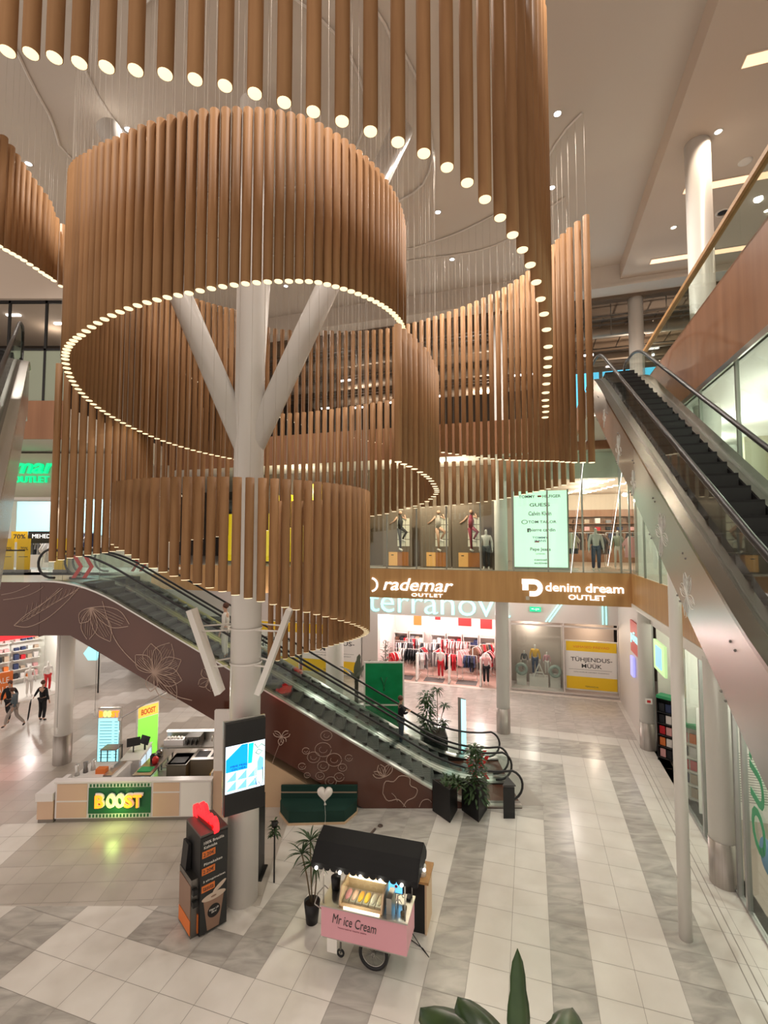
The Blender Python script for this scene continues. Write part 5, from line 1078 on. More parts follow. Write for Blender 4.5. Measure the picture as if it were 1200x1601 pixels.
MB().box(3.5, 4.3, -0.012, 0, .13, 1.05).build('white_ribbed_panel', m_print_w, t)
q = MB().box(.93, 2.66, -0.02, 0, .24, .94).build('green_name_board', m_kg, t)
for z0 in (.12, .95):
    b = MB(); b.box(.93, 2.66, -0.02, 0, z0, z0 + .11, 0)
    for k in range(18): b.box(.96 + k * .0945, 1.01 + k * .0945, -.026, -.02, z0 + .015, z0 + .095, 1)
    b.build('film_strip_border', [mat('strip_pale_green', (.62, .68, .58)), m_kg], t)
OR_ = mat('lit_orange_letter', (1, .3, .02), .5, emit=(1.0, .20, .01), es=1.9); YG = mat('lit_lime_letter', (.7, 1, .2), .5, emit=(.72, 1.0, .18), es=1.5)
for ch, x, m in (('B', 1.27, OR_), ('O', 1.58, YG), ('O', 1.83, YG), ('S', 2.08, OR_), ('T', 2.32, OR_)):
    text_mesh('letter_' + ch.lower(), ch, .27, .40, .04, m_print_w, Matrix.Translation((x + .02, -.05, .62)) @ I, t, bold=.03); text_mesh('lit_letter_' + ch.lower(), ch, .23, .34, .03, m, Matrix.Translation((x, -.09, .60)) @ I, t, bold=.02)
lamp('name_board_glow', 'POINT', K(1.8, -.35, .5), 9, (.75, 1.0, .25), .15).parent = None
t = thing('tall_end_panel', 'tall white kiosk end panel with beige lower half behind the column', 'panel', K(4.36, .1), KR)
MB().box(0, .42, 0, .12, 1.3, 3.0).build('upper_panel', m_kw, t); MB().box(0, .42, 0, .12, 0, 1.3).build('lower_panel', m_kb, t)
for z in (1.6, 2.5): MB().ball((.36, -.03, z), .05, 8).build('hinge', m_white, t)
t = thing('kiosk_side_panel', 'kiosk right side partition with a thin yellow edge', 'panel', K(4.2, .2), KR)
MB().box(0, .05, .16, 3.3, 0, 1.12).build('panel', m_kw, t); MB().box(-.025, 0, .16, 3.3, .2, 1.1).build('yellow_edge', m_yellow, t)
t = thing('low_side_counter', 'low white and beige block at the left corner of the kiosk', 'counter', K(-.48, -.02), KR)
MB().box(0, .44, 0, .8, .1, .6).build('beige_base', m_kb, t); MB().box(-.04, .44, -.03, .85, .6, .82).build('white_top', m_kw, t); MB().box(.02, .44, .02, .8, 0, .1).build('kick_plate', MATS['kick_grey'], t)
t = thing('glass_topped_counter', 'white glass fronted side counter running back from the kiosk corner', 'counter', K(.18, .52), KR)
MB().box(0, 1.2, 0, .9, 0, .95).build('body', m_kw, t); MB().box(-.03, 1.23, -.03, .93, .95, .99).build('top', m_print_w, t); MB().box(.85, 1.1, -.02, .88, .99, 1.03).build('rail', m_steel, t)
for i, (x, y, m, nm, lab) in enumerate(((.22, .62, m_silver, 'blender', 'silver blender on the kiosk corner'), (.36, .8, m_steel_d, 'blender', 'dark steel blender behind the corner one'), (.5, .95, m_silver, 'blender', 'third silver blender in the corner row'))):
    b = MB(); b.lathe([(1e-4, 0), (.07, 0), (.06, .12), (.05, .14), (.07, .3), (1e-4, .3)], 12); o = b.build(nm, m); o.location = K(x, y - .06 + .05, .99); tag(o, lab, 'blender')
o = MB().box(0, .28, 0, .2, 0, .14).build('napkin_box', m_orange); o.location = K(.72, .66, .99); o.rotation_euler = (0, 0, KR); tag(o, 'orange red box on the white side counter', 'box')
o = MB().lathe([(1e-4, 0), (.04, 0), (.05, .12), (1e-4, .12)], 10).build('paper_cup', m_white); o.location = K(1.05, .95, .99); tag(o, 'small white cup on the side counter', 'cup')
t = thing('open_display_fridge', 'white lit fridge counter with glass front left of the work tables', 'fridge', K(.95, 1.62), KR + R_(8))
MB().box(0, .55, 0, 1.3, 0, .9).build('body', m_kw, t); MB().box(-.02, .57, -.02, 1.32, .9, .93).build('top', m_print_w, t); MB().box(.55, .57, .1, 1.2, .12, .8).build('glass_front', EM('fridge_blue_white', (.62, .82, .95), .55), t)
for y in (.08, .64, 1.2): MB().box(.56, .585, y, y + .04, .1, .85).build('door_frame', m_print_w, t)
t = thing('black_wire_stool_table', 'small black frame side table standing on the white counter end', 'table', K(.35, 1.55, 0), KR)
MB().box(0, .5, 0, .42, 1.28, 1.31).build('tabletop', m_steel_d, t)
for x in (.01, .47):
    for y in (.01, .39): MB().box(x, x + .025, y, y + .025, 0, 1.28).build('leg', m_black, t)
for i, (x, y, a) in enumerate(((1.05, 2.25, .5), (1.35, 2.4, -.5))):
    t = thing('till_screen', 'dark tilted till screen on the fridge counter, ' + ('left' if i == 0 else 'right'), 'screen', K(x, y, .93), KR + a)
    MB().bar((0, 0, 0), (0, 0, .22), .04, .04).build('stand', m_black, t); MB().obox((0, 0, .32), (.2, 0, 0), (0, .05, .12), (0, .012, -.005)).build('screen', m_black, t)
t = thing('menu_light_board', 'tall cyan lit menu board headed BOOST left of the kiosk', 'sign board', K(-.55, 3.0), KR)
MB().box(0, .78, 0, .12, 0, 2.1).build('housing', m_silver, t); MB().box(.03, .75, -.012, 0, .3, 1.75).build('lit_face', EM('menu_cyan', (.35, .85, .95), .95), t); MB().box(.03, .75, -.012, 0, .08, .3).build('green_foot', m_kg, t)
MB().box(.03, .75, -.012, 0, 1.75, 2.05).build('white_header', m_print_w, t)
for ch, x, m in (('B', .12, OR_), ('O', .26, YG), ('O', .4, YG), ('S', .53, OR_), ('T', .66, OR_)): text_mesh('letter_' + ch.lower(), ch, .12, .2, .02, m, Matrix.Translation((x, -.02, 1.9)) @ I, t, bold=.04)
b = MB()
for k in range(13):
    b.box(.08, .5, -.016, -.012, .42 + k * .1, .44 + k * .1); b.box(.58, .7, -.016, -.012, .42 + k * .1, .44 + k * .1)
q = b.build('menu_lines', mat('menu_grey_line', (.25, .4, .45)), t); q['kind'] = 'stuff'
t = thing('green_light_board', 'narrow lime green light board with yellow header, turned away beside the menu', 'sign board', K(.75, 3.1), KR + R_(50))
MB().box(0, .75, 0, .1, 0, 2.1).build('housing', m_print_w, t); MB().box(.03, .72, -.012, 0, .1, 1.65).build('green_face', EM('lime_face', (.25, .75, .08), .8), t); MB().box(.03, .72, -.012, 0, 1.68, 2.05).build('yellow_header', mat('header_yellow', (.9, .6, .08), .5, emit=(1, .6, .1), es=.5), t)
text_mesh('header_letters', 'BOOST', .5, .2, .01, m_orange, Matrix.Translation((.37, -.02, 1.86)) @ I, t, bold=.03)
def table(name, label, x, y, w, d, h, rot=0, m=m_steel, under=True):
    t = thing(name, label, 'worktop', K(x, y), KR + rot)
    MB().box(0, w, 0, d, h - .04, h).build('tabletop', m, t)
    for px_ in (.03, w - .07):
        for py_ in (.03, d - .07): MB().box(px_, px_ + .04, py_, py_ + .04, 0, h - .04).build('leg', m_steel_d, t)
    if under: MB().box(.03, w - .03, .03, d - .03, .2, .22).build('lower_shelf', m, t)
    return t
table('steel_work_table', 'steel work table with a green cutting board, middle of the kiosk', 1.75, .75, .55, 1.75, .9)
table('steel_work_table', 'long steel back worktop with coffee machine and sink', 1.75, 2.62, 2.42, .6, .9)
o = MB().box(0, 2.42, 0, .05, 0, .28).build('steel_splashback', m_steel); o.location = K(1.75, 3.22, .9); o.rotation_euler = (0, 0, KR); tag(o, 'upright steel splashback behind the back worktop', 'splashback')
o = MB().box(0, 2.5, 0, .12, 0, .04).build('white_back_ledge', EM('ledge_glow', (1, .93, .85), .8)); o.location = K(1.72, 3.2, 1.18); o.rotation_euler = (0, 0, KR); tag(o, 'bright white ledge along the top of the splashback', 'ledge')  # white ledge is no lamp; its brightness is put in as glow
o = MB().box(0, .4, 0, .3, 0, .02).build('green_cutting_board', mat('cutting_green', (.02, .35, .10), .5)); o.location = K(1.8, .95, .9); o.rotation_euler = (0, 0, KR); tag(o, 'bright green cutting board on the middle steel table', 'cutting board')
t = thing('coffee_machine', 'boxy steel and black coffee machine on the back worktop', 'coffee machine', K(2.55, 2.72, .9), KR); MB().box(0, .5, 0, .4, 0, .3).build('body', m_steel_d, t); MB().box(.03, .47, -.02, 0, .18, .3).build('panel', m_steel, t)
for x in (.1, .25, .4): MB().tube([(x, -.06, .05), (x, -.06, .2), (x, 0, .24)], .025, 6).build('spout', m_black, t)
t = thing('shelf_cabinet', 'low beige shelf with white jars left of the coffee machine', 'cabinet', K(1.82, 2.75, .9), KR); MB().box(0, .65, 0, .3, 0, .18).build('body', m_kw, t)
for k in range(5): o = MB().lathe([(1e-4, 0), (.04, 0), (.04, .09), (1e-4, .09)], 8).build('white_jar', m_white); o.location = K(1.95 + k * .11, 2.86, 1.08); tag(o, 'small white jar on the low shelf beside the coffee machine', 'jar', 'white jars beside the coffee machine')
t = thing('double_sink', 'steel unit with two dark sink bowls at the back right of the kiosk', 'sink', K(3.1, 1.75), KR)
MB().box(0, 1.05, 0, .75, 0, .86).build('cabinet', mat('warm_steel', (.5, .44, .36), .35, .6), t); MB().box(-.02, 1.07, -.02, .77, .86, .89).build('top', m_steel, t)
for x in (.08, .58): MB().box(x, x + .4, .15, .6, .89, .893).build('bowl', m_black, t)
MB().tube([(.53, .66, .89), (.53, .66, 1.3), (.53, .58, 1.42), (.53, .46, 1.38), (.53, .44, 1.26)], .015, 6).build('tap', m_silver, t)
t = thing('tall_hook_tap', 'white curved spray tap rising above the back ledge', 'tap', K(3.6, 3.05, .9), KR); MB().tube([(0, 0, 0), (0, 0, .75), (.06, 0, .88), (.14, 0, .86), (.2, 0, .74)], .018, 8).build('spout', m_print_w, t); MB().lathe([(.04, 0), (.04, .05), (1e-4, .05)], 10).build('base', m_silver, t)
t = thing('steel_prep_station', 'steel prep counter with dark inset, middle right of the kiosk', 'worktop', K(2.45, 1.5), KR); MB().box(0, .6, 0, .8, 0, .85).build('cabinet', mat('warm_steel', (.5, .44, .36), .35, .6), t); MB().box(.08, .52, .1, .5, .85, .86).build('inset', m_black, t); MB().box(-.02, .62, -.02, .82, .82, .85).build('top', m_steel, t)
t = thing('black_waste_bin', 'black bag lined bin beside the sink unit', 'bin', K(3.02, .95), KR); MB().lathe([(1e-4, 0), (.2, 0), (.24, .62), (.25, .64), (.1, .7), (1e-4, .7)], 14).build('bin_body', m_black, t)
t = thing('kiosk_chest_fridge', 'low chest unit with pale top right behind the counter front', 'fridge', K(3.3, .35), KR); MB().box(0, .7, 0, .45, 0, .75).build('body', m_steel_d, t); MB().box(.03, .67, .03, .42, .75, .77).build('lid', m_silver, t)
t = thing('paper_cup_stack_tray', 'tray with a row of round white buns behind the kiosk front', 'tray', K(1.9, .3, 0), KR); MB().box(0, 1.0, 0, .35, 0, .86).build('shelf_body', m_steel, t)
for k in range(6): o = MB().ball((0, 0, .05), .06, 10, sc=(1, 1, .8)).build('white_bun', m_print_w); o.location = K(2.0 + k * .14, .46, .865); tag(o, 'round white bun in the row behind the kiosk front', 'bun', 'row of white buns')
for k, (x, y, m, w) in enumerate(((1.95, 1.7, m_black, 'black'), (2.1, 1.5, m_red, 'red'), (2.02, 2.0, m_steel_d, 'dark steel'))):
    o = MB().lathe([(1e-4, 0), (.09, 0), (.1, .14), (.06, .2), (1e-4, .2)], 12).build('kitchen_pot', m); o.location = K(x, y, .9); tag(o, w + ' pot on the middle steel table of the kiosk', 'pot')
lamp('kiosk_lamp', 'POINT', K(2.6, 2.6, 2.1), 60, NEUT, .05)
for k, (x, y, z) in enumerate(((-10.15, 15.0, 1.9), (-9.35, 15.6, 2.2))):
    t = thing('hanging_pendant_rod', 'thin cable with small white cylinder lamp left of the kiosk, ' + ('lower' if k == 0 else 'higher'), 'pendant lamp', (x, y, z)); MB().tube([(0, 0, 0.12), (0, 0, 16.3)], .006, 4).build('cable', m_steel_d, t); MB().lathe([(1e-4, 0), (.03, 0), (.03, .2), (1e-4, .2)], 8).build('lamp_body', m_print_w, t)
t = thing('overhead_rod', 'thin pale slanting rod crossing above the kiosk', 'rod', K(.9, 1.6, 2.25), KR); MB().tube([(0, 0, 0), (2.6, 3.4, 1.2)], .025, 6).build('rod', m_silver, t); MB().tube([(0, 0, -.02), (0, 0, -1.32)], .012, 6).build('support', m_silver, t); MB().ball((0, 0, -.02), .06, 8).build('end_cap', m_print_w, t)

# ================================================================== COFFEE MACHINE STAND BY THE COLUMN
A = Vector((-3.70, 9.88, 0)); ca = math.atan2(.38, .42)
t = thing('coffee_stand', 'tall black coffee vending stand with red glowing sign, beside the central column', 'vending stand', A, ca)
W_, D_, H_ = .57, .80, 1.92
MB().box(0, W_, 0, D_, 0.02, H_).build('cabinet', m_black, t)
MB().ext([(0, 0, H_), (W_, 0, H_), (W_, D_, H_), (0, D_, H_)], (0, 0, .04)).build('top_plate', mat('stand_grey_top', (.10, .09, .085), .4), t)
MB().box(0.01, W_ - .01, -.012, 0, .03, H_ - .02).build('front_print', mat('print_black', (.03, .03, .03)), t)
F = lambda x, z: Matrix.Translation((x, -.016, z)) @ I
for s_, x, z, w, h, m in (('100% Brasiilia', .27, 1.80, .42, .055, m_print_w), ('Kohviuba', .2, 1.71, .27, .055, m_print_w), ('Piimakakao', .26, 1.38, .38, .05, m_print_w), ('3 siirupimaitset', .29, 1.04, .46, .05, m_print_w)):
    text_mesh('print_text', s_, w, h, .004, m, F(x, z), t)
for s_, z in (('2.20€', 1.58), ('2.20€', 1.25), ('tasuta', .91)):
    MB().box(.03, .3, -.018, -.012, z - .07, z + .06).build('orange_price_tag', m_orange, t); text_mesh('price_text', s_, .22, .075, .004, m_print_k, Matrix.Translation((.165, -.02, z - .005)) @ I, t)
m_cup = mat('cup_brown', (.28, .17, .12), .5); m_cupr = mat('cup_rim_cream', (.60, .47, .38), .5)
MB().ext([(.16, -.016, .06), (.40, -.016, .06), (.50, -.016, .68), (.07, -.016, .68)], (0, .004, 0)).build('printed_cup', m_cup, t)
q = MB().ball((0, 0, 0), 1, 20, sc=(.25, .004, .07)).build('printed_cup_rim', m_cupr, t); q.location = (.285, -.018, .69)
q = MB().ball((0, 0, 0), 1, 18, sc=(.06, .004, .02)).build('printed_coffee_dot', m_cup, t); q.location = (.28, -.022, .69)
q = MB().ball((0, 0, 0), 1, 18, sc=(.16, .004, .045)).build('printed_back_cup', m_cupr, t); q.location = (.40, -.016, .83); q.rotation_euler = (0, R_(-30), 0)
q = MB().ball((0, 0, 0), 1, 20, sc=(.13, .003, .13)).build('black_round_label', m_black, t); q.location = (.29, -.02, .40)
text_mesh('label_text', 'Kõigest 1,20\n200 ml', .19, .09, .003, m_print_w, Matrix.Translation((.29, -.024, .41)) @ I, t)
MB().box(-.02, .0, .05, D_ - .05, .06, .42).build('side_orange_print', m_orange, t)
MB().box(-.14, 0, .08, D_ - .06, .0, 1.12).build('machine_ledge', m_steel_d, t); MB().box(-.15, -.14, .1, D_ - .08, .35, 1.0).build('side_picture', m_cup, t); MB().box(-.152, -.142, .1, D_ - .08, .05, .33).build('orange_side_strip', m_orange, t)
MB().ext([(-.13, .45, 1.12), (-.02, .45, 1.12), (-.02, .45, 1.62), (-.08, .45, 1.62)], (0, .28, 0)).build('coffee_machine_head', m_black, t)
for z in (.62, .85): MB().box(-.13, -.03, .0, .08, z, z + .1).build('cup_dispenser', m_black, t)
b = MB(); s_m = text_mesh('red_sign_lettering', 'coffee', .95, .42, .09, m_red_l, Matrix.Translation((.22, .42, H_ + .18)) @ Matrix.Rotation(R_(97), 4, 'Z') @ I, t, shear=.3, bold=.05)
MB().bar((.26, .05, H_ + .06), (.2, .78, H_ + .06), .04, .1).build('sign_bracket', mat('sign_red_shell', (.4, .02, .02), .5), t)
t = thing('narrow_black_board', 'thin tall black board standing edge-on behind the column', 'board', (-2.93, 11.45, 0), R_(88)); MB().box(0, .5, 0, .04, 0, 1.75).build('board_panel', m_black, t); MB().box(-.02, .52, -.08, .12, 0, .03).build('foot', m_black, t)

# ================================================================== PLANTS
def blade(mb, base, d, L, w, droop, n=5, mi=0, fold=0.25):
    d = Vector(d).normalized(); side = d.cross(Vector((0, 0, 1)))
    side = side.normalized() if side.length > 1e-3 else Vector((1, 0, 0)); p = Vector(base); vs = []; prof = [.25, .8, 1.0, .85, .55, .03]; prof = [prof[min(5, round(i * 5 / n))] for i in range(n + 1)]
    for i in range(n + 1):
        up = side.cross(d).normalized(); wv = w * .5 * prof[i]
        vs += [p - side * wv + up * wv * fold, p.copy(), p + side * wv + up * wv * fold]
        p = p + d * (L / n); d = (d + Vector((0, 0, -droop / n))).normalized()
    fs = []
    for i in range(n):
        for k in (0, 1): fs.append((i * 3 + k, i * 3 + k + 1, i * 3 + k + 4, i * 3 + k + 3))
    mb.add(vs, fs, mi, True)
def rosette(mb, c, n, L, w, droop, up=(.1, 1.0)):
    for k in range(n):
        a = random.uniform(0, 6.283); e_ = random.uniform(*up); blade(mb, c, (math.cos(a), math.sin(a), e_), L * random.uniform(.75, 1.1), w, droop)
# palm beside the ice cream cart
t = thing('potted_palm', 'slender dracaena in a tall black pot at the left of the ice cream cart', 'potted plant', (-1.5, 10.28, 0))
MB().lathe([(1e-4, 0), (.12, 0), (.17, .42), (.155, .42), (.15, .36), (1e-4, .36)], 20).build('pot', m_black, t); MB().lathe([(1e-4, .37), (.145, .37)], 16).build('soil', m_soil, t)
st_ = [((0, 0, .36), (-.03, 0, 1.0), (-.05, 0, 1.62)), ((.04, .02, .36), (.08, .02, .8), (.06, 0, 1.15)), ((-.03, .03, .36), (-.12, .03, .9), (-.22, 0, 1.35))]
for p_ in st_: MB().tube(p_, .016, 6).build('stem', m_stem, t)
b = MB()
for p_, n_ in zip(st_, (26, 20, 20)): rosette(b, p_[2], n_, .42, .035, 1.3, (-.1, 1.3))
b.build('foliage', m_leaf, t)
# triangular planters at the escalator foot
def tri_planter(pts, h, label, cat='planter'):
    cx = sum(p[0] for p in pts) / 3; cy = sum(p[1] for p in pts) / 3; t = thing('triangular_planter', label, cat, (cx, cy, 0))
    L = [(x - cx, y - cy) for x, y in pts]; MB().prism(L, 0, h).build('planter_body', m_black, t); I2 = [(x * .86, y * .86) for x, y in L]; MB().prism(I2, h, h + .004).build('soil', m_soil, t); return t
tp = tri_planter([(1.42, 14.28), (1.85, 13.68), (2.16, 14.33)], .9, 'black three sided planter with low spreading greenery, left at the escalator foot')
b = MB(); 
for k in range(70):
    x, y = random.uniform(-.1, .42), random.uniform(-.25, .2); blade(b, (x, y, .88), (random.uniform(-1, 1), random.uniform(-1, 1), random.uniform(.2, 1)), .26, .07, 1.2)
b.build('foliage', m_leaf, tp)
tp = tri_planter([(2.28, 14.30), (2.66, 13.70), (3.03, 14.34)], .9, 'black three sided planter with tall bushy shrub at the escalator foot')
b = MB()
for k in range(330):
    z = random.uniform(.75, 1.95); r = .26 * (1.15 - (z - .7) / 1.5) ** .6 + .05; a = random.uniform(0, 6.283); q_ = random.uniform(0, r)
    blade(b, (q_ * math.cos(a), q_ * math.sin(a) - .02, z), (math.cos(a), math.sin(a), random.uniform(-.4, .6)), .16, .07, .8, 3)
for k in range(60): a = random.uniform(0, 6.283); blade(b, (.25 * math.cos(a), -.1 + .2 * math.sin(a), random.uniform(.45, .9)), (math.cos(a), -abs(math.sin(a)), -.5), .2, .07, .8, 3)
b.build('foliage', m_leaf, tp); MB().tube([(0, 0, .88), (.02, 0, 1.4), (0, 0, 1.9)], .02, 6).build('stem', m_stem, tp)
tp = thing('black_litter_post', 'small black pointed three sided post right of the planters', 'bin', (3.58, 14.05, 0)); MB().prism([(-.18, -.16), (.15, -.16), (.15, .16)], 0, .86).build('post_body', m_black, tp); MB().ext([(-.2, -.18, .90), (.18, -.18, .90), (.02, .12, 1.02)], (0, 0, .03)).build('lid', mat('charcoal_lid', (.05, .05, .05), .5), tp)
# planter behind the escalators
t = thing('dark_planter_box', 'large dark box planter behind the escalators with bushy plant and slim tree', 'planter', (1.88, 18.3, 0)); MB().box(-.48, .48, -.42, .42, 0, .62).build('planter_body', m_black, t); MB().box(-.44, .44, -.38, .38, .62, .625).build('soil', m_soil, t)
b = MB()
for k in range(420):
    z = random.uniform(.65, 2.15); a = random.uniform(0, 6.283); r = random.uniform(.05, .3) * (1.1 - abs(z - 1.4) * .5); blade(b, (-.25 + r * math.cos(a), r * math.sin(a), z), (math.cos(a), math.sin(a), random.uniform(-.6, .5)), .2, .075, .9, 3)
b.build('bushy_foliage', m_leaf2, t)
for p_ in (((.12, 0, .6), (.15, 0, 1.4), (.14, 0, 2.2)), ((.2, 0, .6), (.3, 0, 1.2), (.42, 0, 1.6)), ((.16, 0, .6), (.28, .05, .8), (.38, .05, .95))):
    MB().tube(p_, .014, 6).build('stem', m_stem, t); b = MB(); rosette(b, p_[2], 34, .36, .05, 1.5, (-.4, 1.0)); b.build('foliage', m_leaf, t)
# large-leaved plant by the yellow posters
t = thing('bird_of_paradise_plant', 'big leaved plant in a wide pot before the yellow clearance posters', 'potted plant', (-1.25, 21.9, 0)); MB().lathe([(1e-4, 0), (.35, 0), (.45, .45), (1e-4, .45)], 20).build('pot', m_steel_d, t)
b = MB(); MB().tube([(0, 0, .4), (0, 0, 1.5)], .09, 8).build('stem', mat('dark_stem', (.04, .03, .02), .8), t)
for a, e_, L in ((2.9, 1.6, 1.1), (.3, 2.6, 1.2), (1.4, 3.5, 1.3), (4.0, 2.0, .9), (5.5, 2.4, 1.0)): blade(b, (0, 0, 1.4), (math.cos(a), math.sin(a), e_), L, .34, 1.1, 8)
b.build('foliage', mat('grey_green_leaf', (.10, .12, .08), .45), t)
t = thing('leafy_shop_plant', 'loose leafy plant at the left side of the pink shop entrance', 'potted plant', G(25.4, -7.7, 0)); MB().lathe([(1e-4, 0), (.2, 0), (.25, .4), (1e-4, .4)], 14).build('pot', m_white, t)
b = MB()
for k in range(120): a = random.uniform(0, 6.283); blade(b, (random.uniform(-.15, .15), random.uniform(-.15, .15), random.uniform(.6, 2.2)), (math.cos(a), math.sin(a), .6), .35, .05, 1.0, 3)
b.build('foliage', MATS['grey_green_leaf'], t); MB().tube([(0, 0, .4), (0, 0, 2.1)], .02, 6).build('stem', m_stem, t)
t = thing('small_column_plant', 'small trailing plant on a stand right of the central column', 'potted plant', (-2.55, 11.4, 0)); MB().tube([(0, 0, 0), (0, 0, 1.25)], .02, 6).build('stand', m_black, t); MB().lathe([(1e-4, 1.25), (.06, 1.25), (.08, 1.36), (1e-4, 1.36)], 12).build('pot', m_black, t)
b = MB()
for k in range(34): a = random.uniform(0, 6.283); blade(b, (0, 0, random.uniform(1.0, 1.4)), (math.cos(a), math.sin(a), random.uniform(-.6, 1)), .2, .05, 1.6, 4)
b.build('foliage', m_leaf, t)

# ================================================================== BENCH, BALLOON, TOTEM, BOARD
t = thing('green_bench', 'dark green upholstered bench with cut corners against the etched escalator side', 'bench', (-1.9, 14.0, 0))
SP_ = [(-1.12, .34), (-1.12, .12), (-.76, -.42), (.80, -.36), (1.12, .16), (1.12, .34)]
MB().prism([(x * .99, y) for x, y in SP_], .05, .36).build('seat', m_green, t); MB().prism([(x * 1.01, y - .02 if y < .3 else y) for x, y in SP_], 0, .06).build('plinth_trim', m_beige, t)
MB().box(-1.12, 1.12, .27, .34, .36, .50).build('backrest_lower', m_green, t); MB().box(-1.12, 1.12, .27, .34, .55, .72).build('backrest_upper', m_green, t); MB().box(-1.1, 1.1, .29, .33, .50, .55).build('backrest_gap_panel', mat('bench_slot_beige', (.45, .33, .24), .6), t)
t = thing('heart_balloon', 'pearly white heart shaped balloon floating in front of the green bench', 'balloon', (-1.62, 13.35, .98))
vs = []; fs = []; N, M_ = 28, 10
for j in range(M_ + 1):
    ph = -math.pi / 2 + math.pi * j / M_
    for i in range(N):
        a = 2 * math.pi * i / N; hx = 16 * math.sin(a) ** 3; hz = 13 * math.cos(a) - 5 * math.cos(2 * a) - 2 * math.cos(3 * a) - math.cos(4 * a); c_ = math.cos(ph) ** .6 if math.cos(ph) > 1e-6 else 0
        vs.append((hx / 17 * .23 * c_, .11 * math.sin(ph), hz / 17 * .24 * c_))
for j in range(M_):
    for i in range(N): fs.append((j * N + i, j * N + (i + 1) % N, (j + 1) * N + (i + 1) % N, (j + 1) * N + i))
MB().add(vs, fs, 0, True).build('balloon_body', mat('pearl_foil', (.82, .77, .74), .25, .2), t)
MB().tube([(0, 0, -.23), (.01, 0, -.3)], [.01, .035], 8).build('balloon_neck', m_print_w, t); MB().tube([(0, 0, -.3), (.02, 0, -.6), (0, 0, -.978)], .004, 4).build('ribbon', m_print_w, t)
t = thing('floor_pointer', 'short brown strip and round cap lying on the tiles behind the cart', 'floor fitting', (-.35, 13.2, 0), R_(62)); MB().box(-.45, .25, -.03, .03, 0, .02).build('strip', mat('brown_strip', (.10, .07, .06), .5), t); q = MB().lathe([(.07, 0), (.07, .02), (1e-4, .02)], 14).build('cap', MATS['brown_strip'], t); q.location = (.42, -.06, 0)
t = thing('slim_light_totem', 'slim upright light totem with cyan edge behind the escalator landing', 'totem', (2.98, 18.1, 0), R_(60)); MB().ext([(-.25, 0, .04), (.25, 0, .04), (.25, 0, 1.85), (-.25, 0, 2.05)], (0, .12, 0)).build('housing', m_silver, t); MB().ext([(-.24, -.012, .06), (.24, -.012, .06), (.24, -.012, 1.82), (-.24, -.012, 2.0)], (0, .012, 0)).build('lit_face', EM('totem_cyan', (.5, .9, .95), 1.0), t); MB().box(-.3, .3, -.06, .18, 0, .04).build('foot', m_steel_d, t)
t = thing('green_display_board', 'large green display board in a pale frame behind the escalators', 'display board', (0.0, 19.6, 0)); m_gb = mat('board_green', (.005, .20, .065), .25, noise=((1.2, 1.2, 2.0), (.01, .28, .10), 2))
for z0, z1 in ((1.22, 2.86), (.1, 1.16)): MB().box(-.76, .76, 0, .04, z0, z1).build('green_panel', m_gb, t)
b = MB(); b.box(-.82, -.76, -.01, .06, 0, 2.92); b.box(.76, .82, -.01, .06, 0, 2.92); b.box(-.76, .76, -.01, .06, 2.86, 2.92); b.box(-.76, .76, -.01, .06, 1.16, 1.22); b.box(-.76, .76, -.01, .06, 0.04, .1); b.build('frame', m_white, t)
b = MB(); b.tube([(-.12, -.01, 2.3), (0, -.01, 1.95), (.12, -.01, 2.3)], .03, 4); b.tube([(0, -.01, 1.95), (0, -.01, 1.75)], .03, 4); b.build('dark_print_mark', mat('board_dark_green', (.003, .12, .04)), t)
for k, (x, y, z) in enumerate(((-2.9, 19.0, 0), (-2.35, 18.5, 0))):
    t = thing('umbrella_stroller' if k else 'queue_post', ('small dark pushchair' if k else 'dark slim queue post') + ' standing behind the escalators near the white column', 'pushchair' if k else 'post', (x, y, z))
    if k:
        MB().tube([(-.2, .2, .06), (.15, -.1, .6), (.3, -.25, .95)], .015, 6).build('frame', m_black, t); MB().obox((0, 0, .45), (.2, 0, 0), (0, .2, .1), (0, -.02, .16)).build('seat', m_blackcloth, t)
        for sx in (-.18, .18): q = MB().tube([(.07 * math.cos(a), 0, .07 * math.sin(a)) for a in [i * .628 for i in range(10)]], .015, 6, closed=True).build('wheel', m_rubber, t); q.location = (sx, .2, .085)
    else: MB().tube([(0, 0, 0), (0, 0, 1.1)], .025, 8).build('pole', m_black, t); MB().lathe([(1e-4, 0), (.16, 0), (.16, .03), (1e-4, .03)], 14).build('foot', m_black, t)

# ================================================================== ICE CREAM CART
CA = math.atan2(-.45, 1.60); CO = Vector((-1.19, 9.34, 0)); CTm = Matrix.Translation(CO) @ Matrix.Rotation(CA, 4, 'Z')
def Q(x, y, z=0.0): return CTm @ Vector((x, y, z))
m_pk = mat('pink_panel', (.80, .40, .47), .4)
t = thing('ice_cream_cart', 'pink ice cream cart with black scalloped awning standing in the hall', 'cart', CO, CA)
MB().box(0, 1.66, 0, .66, .48, 1.03).build('cart_body', m_pk, t); b = MB(); b.box(-.02, 1.68, -.02, .68, 1.03, 1.055); b.box(.02, 1.64, .02, .64, .44, .48); b.build('steel_worktop', m_steel, t)
text_mesh('cart_lettering', 'Mr ice Cream', .86, .17, .004, m_print_k, Matrix.Translation((.66, -.004, .84)) @ I @ Matrix.Rotation(R_(-2), 4, 'Z'), t, shear=.2, bold=-.004)
text_mesh('cart_small_lettering', 'Naturaalne itaalia jäätis', .56, .03, .003, mat('dark_pink_print', (.35, .12, .16)), Matrix.Translation((.62, -.004, .70)) @ I, t)
MB().box(.12, .32, .0, .012, .22, .47).build('paper_note', m_print_w, t)
wh_ = MB(); wh_.tube([(.255 * math.cos(a), 0, .255 * math.sin(a)) for a in [i * 2 * math.pi / 28 for i in range(28)]], .036, 8, closed=True)
